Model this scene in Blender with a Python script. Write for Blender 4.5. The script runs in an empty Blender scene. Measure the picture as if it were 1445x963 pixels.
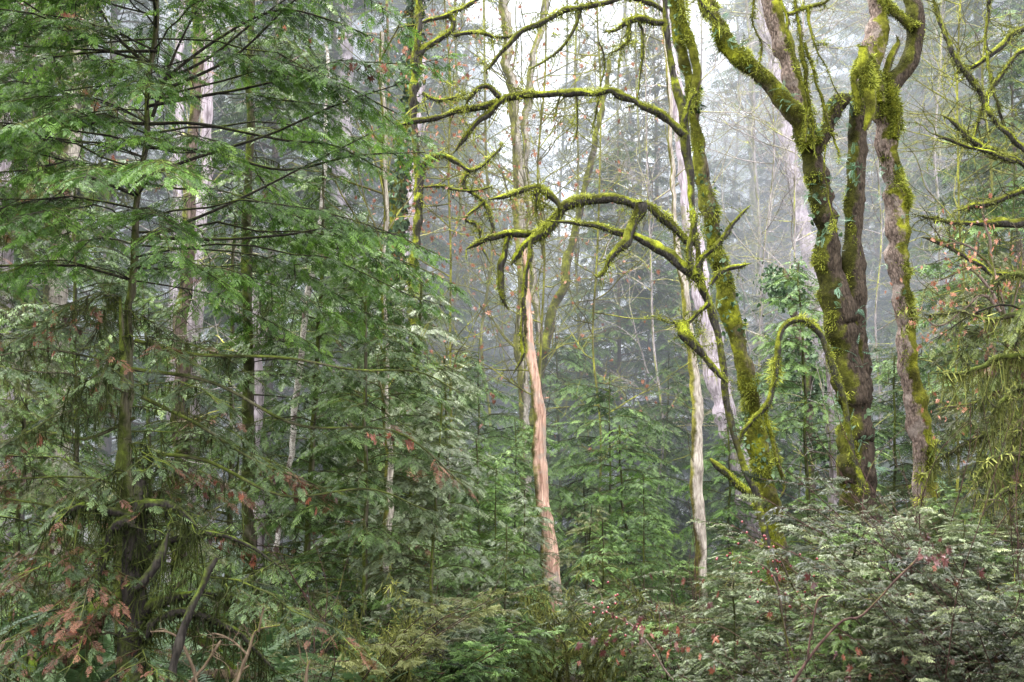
import bpy, math
import numpy as np
from mathutils import Vector

R = np.random.default_rng(7)
SC = bpy.context.scene
COL = SC.collection
PITCH = math.radians(5.5); F = 2007.0; CAMZ = 1.7
cp, sp = math.cos(PITCH), math.sin(PITCH)

def P(px, py, d):
    """a point at distance d down the view whose bearing was measured on the photograph"""
    x = (px-722.5)/F; v = -(py-481.5)/F
    D = np.array([x, cp - v*sp, sp + v*cp])
    return np.array([0, 0, CAMZ]) + D*(d/D[1])

def sm(a, b, x):
    t = np.clip((x-a)/(b-a), 0, 1); return t*t*(3-2*t)

# ------------------------------------------------------------------ noise
def _h(ix, iy, iz, s):
    n = (ix*374761393 + iy*668265263 + iz*1274126177 + s*974634777) & 0xffffffff
    n = ((n ^ (n >> 13))*1274126177) & 0xffffffff
    n = n ^ (n >> 16)
    return (n & 0xffffff)/float(0xffffff)
def vnoise(p, s=0):
    p = np.asarray(p, float); i = np.floor(p).astype(np.int64); f = p-i; f = f*f*(3-2*f)
    o = 0
    for dx in (0, 1):
        for dy in (0, 1):
            for dz in (0, 1):
                w = (f[:, 0] if dx else 1-f[:, 0])*(f[:, 1] if dy else 1-f[:, 1])*(f[:, 2] if dz else 1-f[:, 2])
                o = o + w*_h(i[:, 0]+dx, i[:, 1]+dy, i[:, 2]+dz, s)
    return o*2-1
def fbm(p, s=0, o=3):
    a = 0; k = 1.0
    for j in range(o):
        a = a + k*vnoise(np.asarray(p)*(2**j), s+j); k *= .5
    return a

def gz(x, y):
    x = np.asarray(x, float); y = np.asarray(y, float)
    z = 0.75*sm(0.3, 3.2, x)*np.exp(-((y-12.5)/6.0)**2)
    z = z - 1.5*sm(13, 20, y)*(1-sm(3, 12, np.abs(x)))*(1-sm(34, 60, y))
    z = z + 0.7*sm(-3, -9, x)*sm(6, 20, y)
    z = z + .13*np.maximum(0, y-34) + .05*np.maximum(0, np.abs(x)-12)
    q = np.stack([x*.35, y*.35, x*0], -1).reshape(-1, 3)
    z = z + .16*fbm(q, 3, 3).reshape(x.shape)
    return z

# ------------------------------------------------------------------ mesh builder
class MB:
    def __init__(s): s.v = []; s.f = []; s.t = []; s.n = 0
    def add(s, v, f, t=0.5):
        v = np.asarray(v, np.float32).reshape(-1, 3); f = np.asarray(f, np.int64)
        s.v.append(v); s.f.append(f+s.n)
        s.t.append(np.full(len(v), t, np.float32) if np.isscalar(t) else np.asarray(t, np.float32).ravel())
        s.n += len(v)
    def mesh(s, name, mat, smooth=False):
        me = bpy.data.meshes.new(name)
        v = np.concatenate(s.v); t = np.concatenate(s.t)
        li = np.concatenate([f.ravel() for f in s.f]).astype(np.int32)
        lt = np.concatenate([np.full(len(f), f.shape[1], np.int32) for f in s.f])
        ls = np.concatenate([[0], np.cumsum(lt)[:-1]]).astype(np.int32)
        me.vertices.add(len(v)); me.vertices.foreach_set('co', v.ravel())
        me.loops.add(len(li)); me.loops.foreach_set('vertex_index', li)
        me.polygons.add(len(ls)); me.polygons.foreach_set('loop_start', ls)
        me.update(calc_edges=True)
        me.polygons.foreach_set('use_smooth', np.full(len(ls), smooth, bool))
        a = me.attributes.new('tint', 'FLOAT', 'POINT'); a.data.foreach_set('value', t)
        me.materials.append(mat)
        return me

def link(name, data, parent=None, loc=None, label=None, cat=None, group=None, kind=None, smooth=False):
    o = bpy.data.objects.new(name, data); COL.objects.link(o)
    if parent is not None: o.parent = parent
    if loc is not None: o.location = loc
    if label: o['label'] = label
    if cat: o['category'] = cat
    if group: o['group'] = group
    if kind: o['kind'] = kind
    return o
def part(name, mb, mat, parent, smooth=False, label=None):
    """a part of a thing; vertices are given in world space, the thing's Empty may stand anywhere"""
    if mb.n == 0: return None
    me = mb.mesh(name, mat, smooth)
    base = np.zeros(3); q = parent
    while q is not None: base = base + np.array(q.location); q = q.parent
    if base.any():
        co = np.concatenate(mb.v) - base.astype(np.float32); me.vertices.foreach_set('co', co.ravel()); me.update()
    return link(name, me, parent, label=label)
def root(name, loc, label, cat, group=None):
    o = link(name, None, None, loc, label, cat, group); o.empty_display_size = .3; return o

# ------------------------------------------------------------------ curves and tubes
def cr(pts, per=8):
    p = np.asarray(pts, float)
    if len(p) < 3: 
        t = np.linspace(0, 1, per+1)[:, None]; return p[0]*(1-t)+p[-1]*t
    q = np.vstack([2*p[0]-p[1], p, 2*p[-1]-p[-2]]); out = []
    for i in range(1, len(q)-2):
        t = np.linspace(0, 1, per, endpoint=False)[:, None]
        a, b, c, d = q[i-1], q[i], q[i+1], q[i+2]
        out.append(.5*((2*b)+(-a+c)*t+(2*a-5*b+4*c-d)*t**2+(-a+3*b-3*c+d)*t**3))
    out.append(q[-2][None]); return np.vstack(out)
def resample(p, step):
    L = np.concatenate([[0], np.cumsum(np.linalg.norm(np.diff(p[:, :3], axis=0), axis=1))])
    n = max(2, int(L[-1]/step)+1); s = np.linspace(0, L[-1], n)
    return np.stack([np.interp(s, L, p[:, k]) for k in range(p.shape[1])], 1)
def frames(p):
    t = np.gradient(p, axis=0); t /= np.linalg.norm(t, axis=1)[:, None]+1e-9
    n = np.zeros_like(t); a = np.array([0, 0, 1.]) if abs(t[0, 2]) < .9 else np.array([1., 0, 0])
    u = a-t[0]*a.dot(t[0]); n[0] = u/np.linalg.norm(u)
    for i in range(1, len(p)):
        u = n[i-1]-t[i]*n[i-1].dot(t[i]); n[i] = u/(np.linalg.norm(u)+1e-9)
    return t, n, np.cross(t, n)
def tube(mb, p, r, sides=8, amp=0, freq=3, seed=0, tint=.5, cap=True, fine=0):
    p = np.asarray(p, float); m = len(p); r = np.broadcast_to(r, (m,)).astype(float)
    t, n, b = frames(p); a = np.linspace(0, 2*np.pi, sides, endpoint=False)
    d = n[:, None]*np.cos(a)[None, :, None]+b[:, None]*np.sin(a)[None, :, None]
    rr = r[:, None]*np.ones((m, sides))
    if amp:
        w = (p[:, None]+d*r[:, None, None]).reshape(-1, 3)
        rr = rr*(1+amp*fbm(w*freq, seed, 3).reshape(m, sides))
        if fine: rr = rr+r[:, None]*fine*vnoise(w*freq*9, seed+9).reshape(m, sides)
    v = p[:, None]+d*rr[..., None]
    i = np.arange(m-1)[:, None]*sides; j = np.arange(sides)[None]; k = (j+1) % sides
    f = np.stack([i+j, i+k, i+sides+k, i+sides+j], -1).reshape(-1, 4)
    mb.add(v.reshape(-1, 3), f, tint)
    if cap: mb.add(v[-1], np.arange(sides)[None], tint)
    return v
def unit(v): return v/(np.linalg.norm(v, axis=-1, keepdims=True)+1e-9)

def stamp(mb, T, pos, fwd, up, s, tint, sy=None):
    """stamp template T=(verts, faces, tint) at many places"""
    tv, tf, tt = T; pos = np.asarray(pos, float); M = len(pos)
    if M == 0: return
    x = unit(np.asarray(fwd, float)); y = unit(np.cross(up, x)); z = np.cross(x, y)
    s = np.broadcast_to(s, (M,)); sy = s if sy is None else np.broadcast_to(sy, (M,))
    v = pos[:, None]+x[:, None]*(tv[None, :, :1]*s[:, None, None])+y[:, None]*(tv[None, :, 1:2]*sy[:, None, None])+z[:, None]*(tv[None, :, 2:]*s[:, None, None])
    f = (tf[None]+(np.arange(M)*len(tv))[:, None, None]).reshape(-1, tf.shape[1])
    tn = np.clip(np.broadcast_to(tint, (M,))[:, None]+tt[None], 0, 1)
    mb.add(v.reshape(-1, 3), f, tn.ravel())

# ------------------------------------------------------------------ foliage templates (x = along, y = across, z = normal)
def spray_T(n, w, fold=.12, ang=52, wid=.42, rng=R, gap=.0):
    v = []; f = []; t = []
    def leaf(o, a, L, W, z):
        c, s_ = math.cos(a), math.sin(a); b = len(v)
        for (u, q, zz) in ((0, 0, 0), (.45*L, W, -.01), (L, 0, z), (.45*L, -W, -.01)):
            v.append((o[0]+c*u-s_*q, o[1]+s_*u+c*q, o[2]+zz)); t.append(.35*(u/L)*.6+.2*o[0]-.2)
        f.append((b, b+1, b+2, b+3))
    for k in range(n):
        x = .06+.9*k/n
        prof = math.sin(min(1, (x+.18)*1.15)*math.pi)**.6*wid if x+.18 < .87 else wid*max(.25, (1.05-x)*1.4)
        for sgn in (-1, 1):
            if rng.random() < gap: continue
            a = sgn*math.radians(ang+rng.uniform(-9, 9)); L = prof*rng.uniform(.75, 1.15)
            leaf((x+rng.uniform(-.015, .015), 0, -fold*x*x), a, L, w*rng.uniform(.8, 1.25), -fold*rng.uniform(.2, 1.4)*L*2)
    leaf((0, 0, 0), 0, 1.0, w*.7, -fold)
    return np.array(v), np.array(f), np.array(t)
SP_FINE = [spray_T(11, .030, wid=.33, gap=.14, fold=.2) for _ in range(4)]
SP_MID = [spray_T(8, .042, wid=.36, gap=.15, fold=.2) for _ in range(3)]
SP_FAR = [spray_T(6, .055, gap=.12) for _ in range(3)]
def frond_T(n, L=1.0, arch=.5, w=.011, wid=.13, rng=R):
    v = []; f = []; t = []
    for k in range(n):
        x = .1+.9*k/n; z = arch*(x*1.1-x*x*1.25); pl = wid*min(1, x*4)*(1-x)**.55+.012
        for sg in (-1, 1):
            b = len(v); L_ = pl*rng.uniform(.9, 1.1); dx = .32*L_
            for (u, q) in ((0, -w), (.5, -w*.9), (1, 0), (.5, w*.9), (0, w)):
                v.append((x+dx*u+q, sg*u*L_, z-.25*u*u*L_)); t.append(.25*u+rng.uniform(-.1, .1))
            f.append((b, b+1, b+2, b+3)); f.append((b, b+3, b+4, b+4))
    f = [q if q[2] != q[3] else (q[0], q[1], q[2], q[0]) for q in f]
    # keep quads only: the second face becomes a quad with a midpoint
    g = []
    for q in f:
        if len(set(q)) == 4: g.append(q)
    return np.array(v), np.array(g), np.array(t)
FROND = [frond_T(34, arch=a) for a in (.35, .6, .8)]
FROND_S = [frond_T(9, arch=a, w=.04, wid=.2) for a in (.1, .3)]
def ivy_T():
    v = [(0, 0, 0), (.2, .42, .04), (.62, .3, .03), (1, 0, -.1), (.62, -.3, .03), (.2, -.42, .04)]
    return np.array(v, float), np.array([(0, 1, 2, 3), (0, 3, 4, 5)]), np.array([-.15, 0, .1, .05, .1, 0])
IVY = ivy_T()
LANCE = (np.array([(0, 0, 0), (.4, .17, .03), (1, 0, -.12), (.4, -.17, .03)], float), np.array([(0, 1, 2, 3)]), np.array([-.1, 0, .15, 0]))
BLADE = (np.array([(0, .5, 0), (0, -.5, 0), (.6, -.28, -.03), (.6, .28, -.03), (1, 0, -.1), (1, .02, -.1)], float), np.array([(0, 1, 2, 3), (3, 2, 4, 5)]), np.array([-.25, -.25, 0, 0, .25, .25]))

# ------------------------------------------------------------------ materials
def nodes(m):
    m.use_nodes = True; nt = m.node_tree; nt.nodes.clear(); return nt, nt.nodes, nt.links
def ramp(N, stops):
    r = N.new('ShaderNodeValToRGB'); e = r.color_ramp.elements
    while len(e) > 1: e.remove(e[0])
    e[0].position = stops[0][0]; e[0].color = (*stops[0][1], 1)
    for p_, c in stops[1:]:
        x = e.new(p_); x.color = (*c, 1)
    return r
def leafmat(name, stops, transl=.3, rough=.5, spec=.2, vary=.25, patch=.35, pscale=1.5, back=None):
    m = bpy.data.materials.new(name); nt, N, L = nodes(m)
    at = N.new('ShaderNodeAttribute'); at.attribute_name = 'tint'
    tc = N.new('ShaderNodeNewGeometry'); nz = N.new('ShaderNodeTexNoise'); nz.inputs['Scale'].default_value = pscale; nz.inputs['Detail'].default_value = 3
    L.new(tc.outputs['Position'], nz.inputs['Vector'])
    oi = N.new('ShaderNodeObjectInfo')
    a = N.new('ShaderNodeMath'); a.operation = 'MULTIPLY_ADD'; L.new(nz.outputs['Fac'], a.inputs[0]); a.inputs[1].default_value = patch*2; L.new(at.outputs['Fac'], a.inputs[2])
    b = N.new('ShaderNodeMath'); b.operation = 'MULTIPLY_ADD'; L.new(oi.outputs['Random'], b.inputs[0]); b.inputs[1].default_value = vary; L.new(a.outputs[0], b.inputs[2])
    c = N.new('ShaderNodeMath'); c.operation = 'SUBTRACT'; L.new(b.outputs[0], c.inputs[0]); c.inputs[1].default_value = patch+vary*.5
    rp = ramp(N, stops); L.new(c.outputs[0], rp.inputs['Fac'])
    col = rp.outputs['Color']
    if back:
        mx = N.new('ShaderNodeMix'); mx.data_type = 'RGBA'; L.new(tc.outputs['Backfacing'], mx.inputs[0]); L.new(col, mx.inputs[6]); mx.inputs[7].default_value = (*back, 1); col = mx.outputs[2]
    pr = N.new('ShaderNodeBsdfPrincipled'); pr.inputs['Roughness'].default_value = rough; pr.inputs['Specular IOR Level'].default_value = spec
    L.new(col, pr.inputs['Base Color'])
    tr = N.new('ShaderNodeBsdfTranslucent'); L.new(col, tr.inputs['Color'])
    ms = N.new('ShaderNodeMixShader'); ms.inputs[0].default_value = transl; L.new(pr.outputs[0], ms.inputs[1]); L.new(tr.outputs[0], ms.inputs[2])
    o = N.new('ShaderNodeOutputMaterial'); L.new(ms.outputs[0], o.inputs['Surface']); return m
def barkmat(name, dark, light, moss=(.16, .19, .02), amt=.0, scale=1.0, side=(-.35, -.1, .35), bump=.6, mscale=3.0, soft=.08, lichen=None, stretch=5):
    m = bpy.data.materials.new(name); nt, N, L = nodes(m)
    g = N.new('ShaderNodeNewGeometry'); mp = N.new('ShaderNodeMapping'); L.new(g.outputs['Position'], mp.inputs['Vector'])
    mp.inputs['Scale'].default_value = (19*scale, 19*scale, 19*scale/stretch)
    n1 = N.new('ShaderNodeTexNoise'); n1.inputs['Scale'].default_value = 1.6; n1.inputs['Detail'].default_value = 8; n1.inputs['Roughness'].default_value = .68; n1.inputs['Distortion'].default_value = .6
    L.new(mp.outputs[0], n1.inputs['Vector'])
    vo = N.new('ShaderNodeTexVoronoi'); vo.feature = 'DISTANCE_TO_EDGE'; vo.inputs['Scale'].default_value = 2.2; L.new(mp.outputs[0], vo.inputs['Vector'])
    mul = N.new('ShaderNodeMath'); mul.operation = 'MULTIPLY_ADD'; L.new(vo.outputs['Distance'], mul.inputs[0]); mul.inputs[1].default_value = .55; L.new(n1.outputs['Fac'], mul.inputs[2])
    mid = tuple((a+b)/2 for a, b in zip(dark, light))
    r1 = ramp(N, [(.40, dark), (.56, mid), (.74, light)]); L.new(mul.outputs[0], r1.inputs['Fac'])
    col = r1.outputs['Color']
    if lichen:
        n3 = N.new('ShaderNodeTexNoise'); n3.inputs['Scale'].default_value = 7*scale; n3.inputs['Detail'].default_value = 5; L.new(g.outputs['Position'], n3.inputs['Vector'])
        r3 = ramp(N, [(.52, (0, 0, 0)), (.62, (1, 1, 1))]); L.new(n3.outputs['Fac'], r3.inputs['Fac'])
        mx = N.new('ShaderNodeMix'); mx.data_type = 'RGBA'; L.new(r3.outputs['Color'], mx.inputs[0]); L.new(col, mx.inputs[6]); mx.inputs[7].default_value = (*lichen, 1); col = mx.outputs[2]
    n2 = N.new('ShaderNodeTexNoise'); n2.inputs['Scale'].default_value = mscale; n2.inputs['Detail'].default_value = 7; n2.inputs['Roughness'].default_value = .7
    L.new(g.outputs['Position'], n2.inputs['Vector'])
    dp = N.new('ShaderNodeVectorMath'); dp.operation = 'DOT_PRODUCT'; L.new(g.outputs['Normal'], dp.inputs[0]); dp.inputs[1].default_value = side
    ad = N.new('ShaderNodeMath'); ad.operation = 'MULTIPLY_ADD'; L.new(dp.outputs['Value'], ad.inputs[0]); ad.inputs[1].default_value = .45; L.new(n2.outputs['Fac'], ad.inputs[2])
    a2 = N.new('ShaderNodeMath'); a2.operation = 'ADD'; L.new(ad.outputs[0], a2.inputs[0]); a2.inputs[1].default_value = amt
    r2 = ramp(N, [(.5-soft, (0, 0, 0)), (.5+soft, (1, 1, 1))]); L.new(a2.outputs[0], r2.inputs['Fac'])
    n4 = N.new('ShaderNodeTexNoise'); n4.inputs['Scale'].default_value = 22; n4.inputs['Detail'].default_value = 6; n4.inputs['Roughness'].default_value = .75; L.new(g.outputs['Position'], n4.inputs['Vector'])
    mr = ramp(N, [(.3, tuple(c*.22 for c in moss)), (.5, tuple(c*.8 for c in moss)), (.72, tuple(min(1, c*1.7) for c in moss))]); L.new(n4.outputs['Fac'], mr.inputs['Fac'])
    n5 = N.new('ShaderNodeTexNoise'); n5.inputs['Scale'].default_value = 3.7; n5.inputs['Detail'].default_value = 4; L.new(g.outputs['Position'], n5.inputs['Vector'])
    r5 = ramp(N, [(.34, (.22, .2, .25)), (.5, (.7, .7, .7)), (.66, (1.6, 1.65, 1.2))]); L.new(n5.outputs['Fac'], r5.inputs['Fac'])
    m5 = N.new('ShaderNodeMix'); m5.data_type = 'RGBA'; m5.blend_type = 'MULTIPLY'; m5.inputs[0].default_value = 1; L.new(mr.outputs['Color'], m5.inputs[6]); L.new(r5.outputs['Color'], m5.inputs[7])
    mm = N.new('ShaderNodeMix'); mm.data_type = 'RGBA'; L.new(r2.outputs['Color'], mm.inputs[0]); L.new(col, mm.inputs[6]); L.new(m5.outputs[2], mm.inputs[7])
    pr = N.new('ShaderNodeBsdfPrincipled'); pr.inputs['Roughness'].default_value = .9; pr.inputs['Specular IOR Level'].default_value = .08
    L.new(mm.outputs[2], pr.inputs['Base Color'])
    hm = N.new('ShaderNodeMix'); hm.data_type = 'FLOAT'; L.new(r2.outputs['Color'], hm.inputs[0]); L.new(mul.outputs[0], hm.inputs[2]); L.new(n4.outputs['Fac'], hm.inputs[3])
    bp = N.new('ShaderNodeBump'); bp.inputs['Strength'].default_value = bump; bp.inputs['Distance'].default_value = .03; L.new(hm.outputs[0], bp.inputs['Height']); L.new(bp.outputs[0], pr.inputs['Normal'])
    o = N.new('ShaderNodeOutputMaterial'); L.new(pr.outputs[0], o.inputs['Surface']); return m

def G(*s): return list(s)
M = {}
M['hem_bright'] = leafmat('hemlock_needles_bright', G((0, (.007, .017, .005)), (.4, (.030, .068, .011)), (.75, (.092, .175, .026)), (1, (.21, .33, .065))), .35, vary=.1)
M['hem_mid'] = leafmat('hemlock_needles', G((0, (.007, .012, .004)), (.4, (.026, .050, .012)), (.75, (.072, .122, .028)), (1, (.16, .23, .065))), .3)
M['hem_fresh'] = leafmat('young_hemlock_needles', G((0, (.009, .02, .008)), (.4, (.046, .086, .022)), (.75, (.12, .20, .052)), (1, (.22, .32, .10))), .3)
M['dead_needles'] = leafmat('rusty_dead_needles', G((0, (.02, .010, .006)), (.4, (.060, .026, .015)), (.75, (.13, .058, .034)), (1, (.22, .12, .07))), .25)
M['hem_dark'] = leafmat('conifer_needles_dark', G((0, (.006, .011, .005)), (.45, (.020, .036, .014)), (.8, (.052, .080, .030)), (1, (.10, .14, .055))), .25)
M['hem_pale'] = leafmat('cedar_sprays_pale', G((0, (.010, .015, .006)), (.4, (.045, .062, .026)), (.75, (.13, .165, .080)), (1, (.28, .33, .18))), .25, rough=.4, spec=.4)
M['hem_olive'] = leafmat('olive_old_needles', G((0, (.012, .013, .006)), (.4, (.04, .045, .016)), (.75, (.09, .10, .03)), (1, (.16, .17, .06))), .3)
M['fern'] = leafmat('fern_green', G((0, (.008, .018, .008)), (.45, (.028, .058, .020)), (.8, (.075, .13, .05)), (1, (.18, .26, .14))), .2, rough=.4, spec=.4)
M['bush'] = leafmat('undergrowth_leaves', G((0, (.006, .009, .004)), (.42, (.022, .030, .011)), (.78, (.072, .088, .036)), (1, (.24, .27, .13))), .25, rough=.5, spec=.3, pscale=2.2, patch=.3)
M['hem_yel'] = leafmat('yellow_green_drooping_needles', G((0, (.014, .016, .004)), (.4, (.042, .058, .012)), (.75, (.115, .145, .030)), (1, (.25, .28, .07))), .35)
M['hem_shade'] = leafmat('hemlock_needles_painted_shade', G((0, (.005, .008, .004)), (.45, (.019, .032, .012)), (.8, (.050, .078, .028)), (1, (.12, .17, .07))), .25)  # needle colour darkened to stand in for the lower-left shade
M['ivy'] = leafmat('ivy_leaves', G((0, (.007, .016, .006)), (.5, (.028, .060, .020)), (1, (.12, .18, .09))), .15, rough=.5, spec=.25)
M['polypody'] = leafmat('small_fern_leaves', G((0, (.02, .05, .025)), (.5, (.06, .14, .08)), (1, (.16, .27, .17))), .25, rough=.35, spec=.5)
M['moss'] = leafmat('moss_fuzz', G((0, (.016, .018, .004)), (.3, (.058, .068, .009)), (.65, (.175, .195, .028)), (1, (.44, .47, .08))), .35, rough=.8, spec=.1, patch=.35, pscale=6, vary=0)
M['moss_dark'] = leafmat('hanging_moss', G((0, (.008, .010, .003)), (.4, (.018, .024, .006)), (.75, (.045, .058, .012)), (1, (.10, .12, .028))), .3, rough=.8, spec=.1, patch=.35, pscale=3)
M['moss_yel'] = leafmat('yellow_moss', G((0, (.016, .017, .005)), (.4, (.060, .066, .016)), (.75, (.135, .145, .035)), (1, (.27, .28, .08))), .35, rough=.8, spec=.1, patch=.3, pscale=3)
M['deadleaf'] = leafmat('dead_leaf', G((0, (.022, .009, .006)), (.35, (.09, .030, .018)), (.65, (.20, .070, .040)), (1, (.36, .18, .12))), .25, rough=.45, spec=.3, patch=.1, vary=.7)
M['pinkleaf'] = leafmat('pink_brown_leaf', G((0, (.06, .022, .013)), (.5, (.20, .078, .042)), (1, (.40, .20, .125))), .35, rough=.4, spec=.4, patch=.3, pscale=9)
M['darkleaf'] = leafmat('wine_leaf', G((0, (.012, .004, .004)), (.5, (.05, .014, .013)), (1, (.15, .06, .055))), .2, rough=.35, spec=.4, patch=.3, pscale=9)
M['berry'] = leafmat('berry_skin', G((0, (.08, .008, .012)), (1, (.17, .018, .025))), 0, rough=.25, spec=.6)
M['maple'] = barkmat('maple_bark_mossy', (.012, .009, .007), (.060, .045, .033), moss=(.055, .056, .010), amt=-.08, side=(-.7, -.1, .3), mscale=5, soft=.05, bump=1, stretch=3)
M['maple2'] = barkmat('maple_bark_patchy', (.025, .018, .014), (.20, .15, .125), moss=(.12, .12, .014), amt=-.0, side=(.45, .0, .4), scale=1.1, lichen=(.19, .155, .135), soft=.04, stretch=2.5, mscale=4.5, bump=1)
M['mossy'] = barkmat('moss_covered_bark', (.025, .02, .014), (.12, .095, .07), moss=(.125, .13, .014), amt=.05, side=(-.35, -.2, .6), bump=1)
M['mossy_branch'] = barkmat('moss_covered_limb', (.014, .012, .010), (.05, .045, .04), moss=(.17, .185, .02), amt=-.03, side=(-.4, 0, 1.5), mscale=9, bump=1)
M['grey'] = barkmat('grey_bark', (.15, .12, .135), (.44, .38, .42), moss=(.12, .12, .04), amt=-.2, stretch=9, bump=.5)
M['pale'] = barkmat('pale_bark', (.11, .09, .075), (.36, .32, .27), moss=(.13, .125, .03), amt=-.02, side=(-.9, 0, .1))
M['pale_clean'] = barkmat('pale_clean_bark', (.16, .13, .11), (.50, .44, .38), moss=(.13, .12, .03), amt=-.12, side=(-.7, 0, .1))
M['cedar'] = barkmat('red_cedar_bark', (.20, .105, .075), (.60, .40, .31), moss=(.12, .115, .03), amt=-.13, side=(-.6, 0, .1), stretch=12, lichen=(.30, .24, .20), bump=1)
M['brown'] = barkmat('brown_bark', (.035, .026, .022), (.15, .11, .095), moss=(.09, .10, .02), amt=-.1)
M['black'] = barkmat('dark_branch_bark', (.006, .005, .005), (.03, .026, .022), moss=(.06, .08, .012), amt=-.12, side=(0, 0, .5))
M['hemtrunk'] = barkmat('hemlock_stem_bark', (.02, .018, .012), (.09, .08, .055), moss=(.05, .062, .013), amt=.02)
M['birch'] = barkmat('white_birch_bark', (.12, .09, .07), (.75, .70, .66), moss=(.2, .18, .04), amt=-.3, lichen=(.10, .07, .06), scale=1.4, stretch=.5)
M['twig'] = barkmat('bare_twig', (.12, .10, .10), (.34, .30, .30), moss=(.22, .22, .06), amt=-.12, bump=.1)
M['mosstwig'] = barkmat('mossy_twig', (.07, .06, .04), (.18, .16, .10), moss=(.14, .14, .03), amt=.06, bump=.1)
M['purple'] = barkmat('purple_brown_stem', (.012, .007, .006), (.05, .028, .023), amt=-.3, bump=.1)
M['tan'] = barkmat('dead_twig_bark', (.035, .024, .016), (.13, .095, .065), amt=-.3, bump=.1)
M['wood'] = barkmat('rotten_log_bark', (.02, .012, .01), (.14, .075, .05), moss=(.07, .10, .012), amt=0.0, side=(0, 0, .9), stretch=1)

def groundmat():
    m = bpy.data.materials.new('forest_floor'); nt, N, L = nodes(m)
    g = N.new('ShaderNodeNewGeometry')
    n = N.new('ShaderNodeTexNoise'); n.inputs['Scale'].default_value = 9; n.inputs['Detail'].default_value = 9; n.inputs['Roughness'].default_value = .75; L.new(g.outputs['Position'], n.inputs['Vector'])
    n2 = N.new('ShaderNodeTexNoise'); n2.inputs['Scale'].default_value = .7; n2.inputs['Detail'].default_value = 4; L.new(g.outputs['Position'], n2.inputs['Vector'])
    r = ramp(N, [(.3, (.008, .006, .004)), (.5, (.045, .028, .016)), (.7, (.12, .06, .035))]); L.new(n.outputs['Fac'], r.inputs['Fac'])
    r2 = ramp(N, [(.3, (.01, .014, .005)), (.55, (.035, .06, .015)), (.75, (.08, .11, .03))]); L.new(n.outputs['Fac'], r2.inputs['Fac'])
    k = ramp(N, [(.42, (0, 0, 0)), (.55, (1, 1, 1))]); L.new(n2.outputs['Fac'], k.inputs['Fac'])
    mx = N.new('ShaderNodeMix'); mx.data_type = 'RGBA'; L.new(k.outputs['Color'], mx.inputs[0]); L.new(r.outputs['Color'], mx.inputs[6]); L.new(r2.outputs['Color'], mx.inputs[7])
    pr = N.new('ShaderNodeBsdfPrincipled'); pr.inputs['Roughness'].default_value = .9; L.new(mx.outputs[2], pr.inputs['Base Color'])
    bp = N.new('ShaderNodeBump'); bp.inputs['Strength'].default_value = 1; bp.inputs['Distance'].default_value = .08; L.new(n.outputs['Fac'], bp.inputs['Height']); L.new(bp.outputs[0], pr.inputs['Normal'])
    o = N.new('ShaderNodeOutputMaterial'); L.new(pr.outputs[0], o.inputs['Surface']); return m

# ------------------------------------------------------------------ ground
def build_ground():
    xs = np.concatenate([np.linspace(-220, -30, 30), np.linspace(-29, 29, 180), np.linspace(30, 220, 30)])
    ys = np.concatenate([np.linspace(-25, 0, 12), np.linspace(.6, 40, 150), np.linspace(41, 330, 80)])
    X, Y = np.meshgrid(xs, ys); Z = gz(X, Y); a, b = X.shape
    i = np.arange(a-1)[:, None]*b; j = np.arange(b-1)[None]
    f = np.stack([i+j, i+j+1, i+b+j+1, i+b+j], -1).reshape(-1, 4)
    mb = MB(); mb.add(np.stack([X, Y, Z], -1).reshape(-1, 3), f)
    link('ground', mb.mesh('ground', groundmat(), True), kind='structure')
build_ground()

# ------------------------------------------------------------------ wood helpers
def pathpx(pts, d, step=.06, wob=0, seed=0):
    """pts: (px, py, width_px[, depth offset]) -> smoothed xyz + radius"""
    a = []
    for q in pts:
        dd = d+(q[3] if len(q) > 3 else 0); a.append([*P(q[0], q[1], dd), q[2]*.5*dd/F])
    p = resample(cr(a, 10), step)
    if wob:
        p[:, :3] += wob*np.stack([vnoise(p[:, :3]*2.6, seed+k) for k in range(3)], 1)*np.minimum(1, np.linspace(0, 8, len(p)))[:, None]
        p[:, :3] += .55*wob*np.stack([vnoise(p[:, :3]*9, seed+k+4) for k in range(3)], 1)*np.minimum(1, np.linspace(0, 8, len(p)))[:, None]
        p[:, 3] *= 1+.22*vnoise(p[:, :3]*11, seed+8)
    p[:, 3] = np.maximum(p[:, 3], .0015)
    return p

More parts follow.
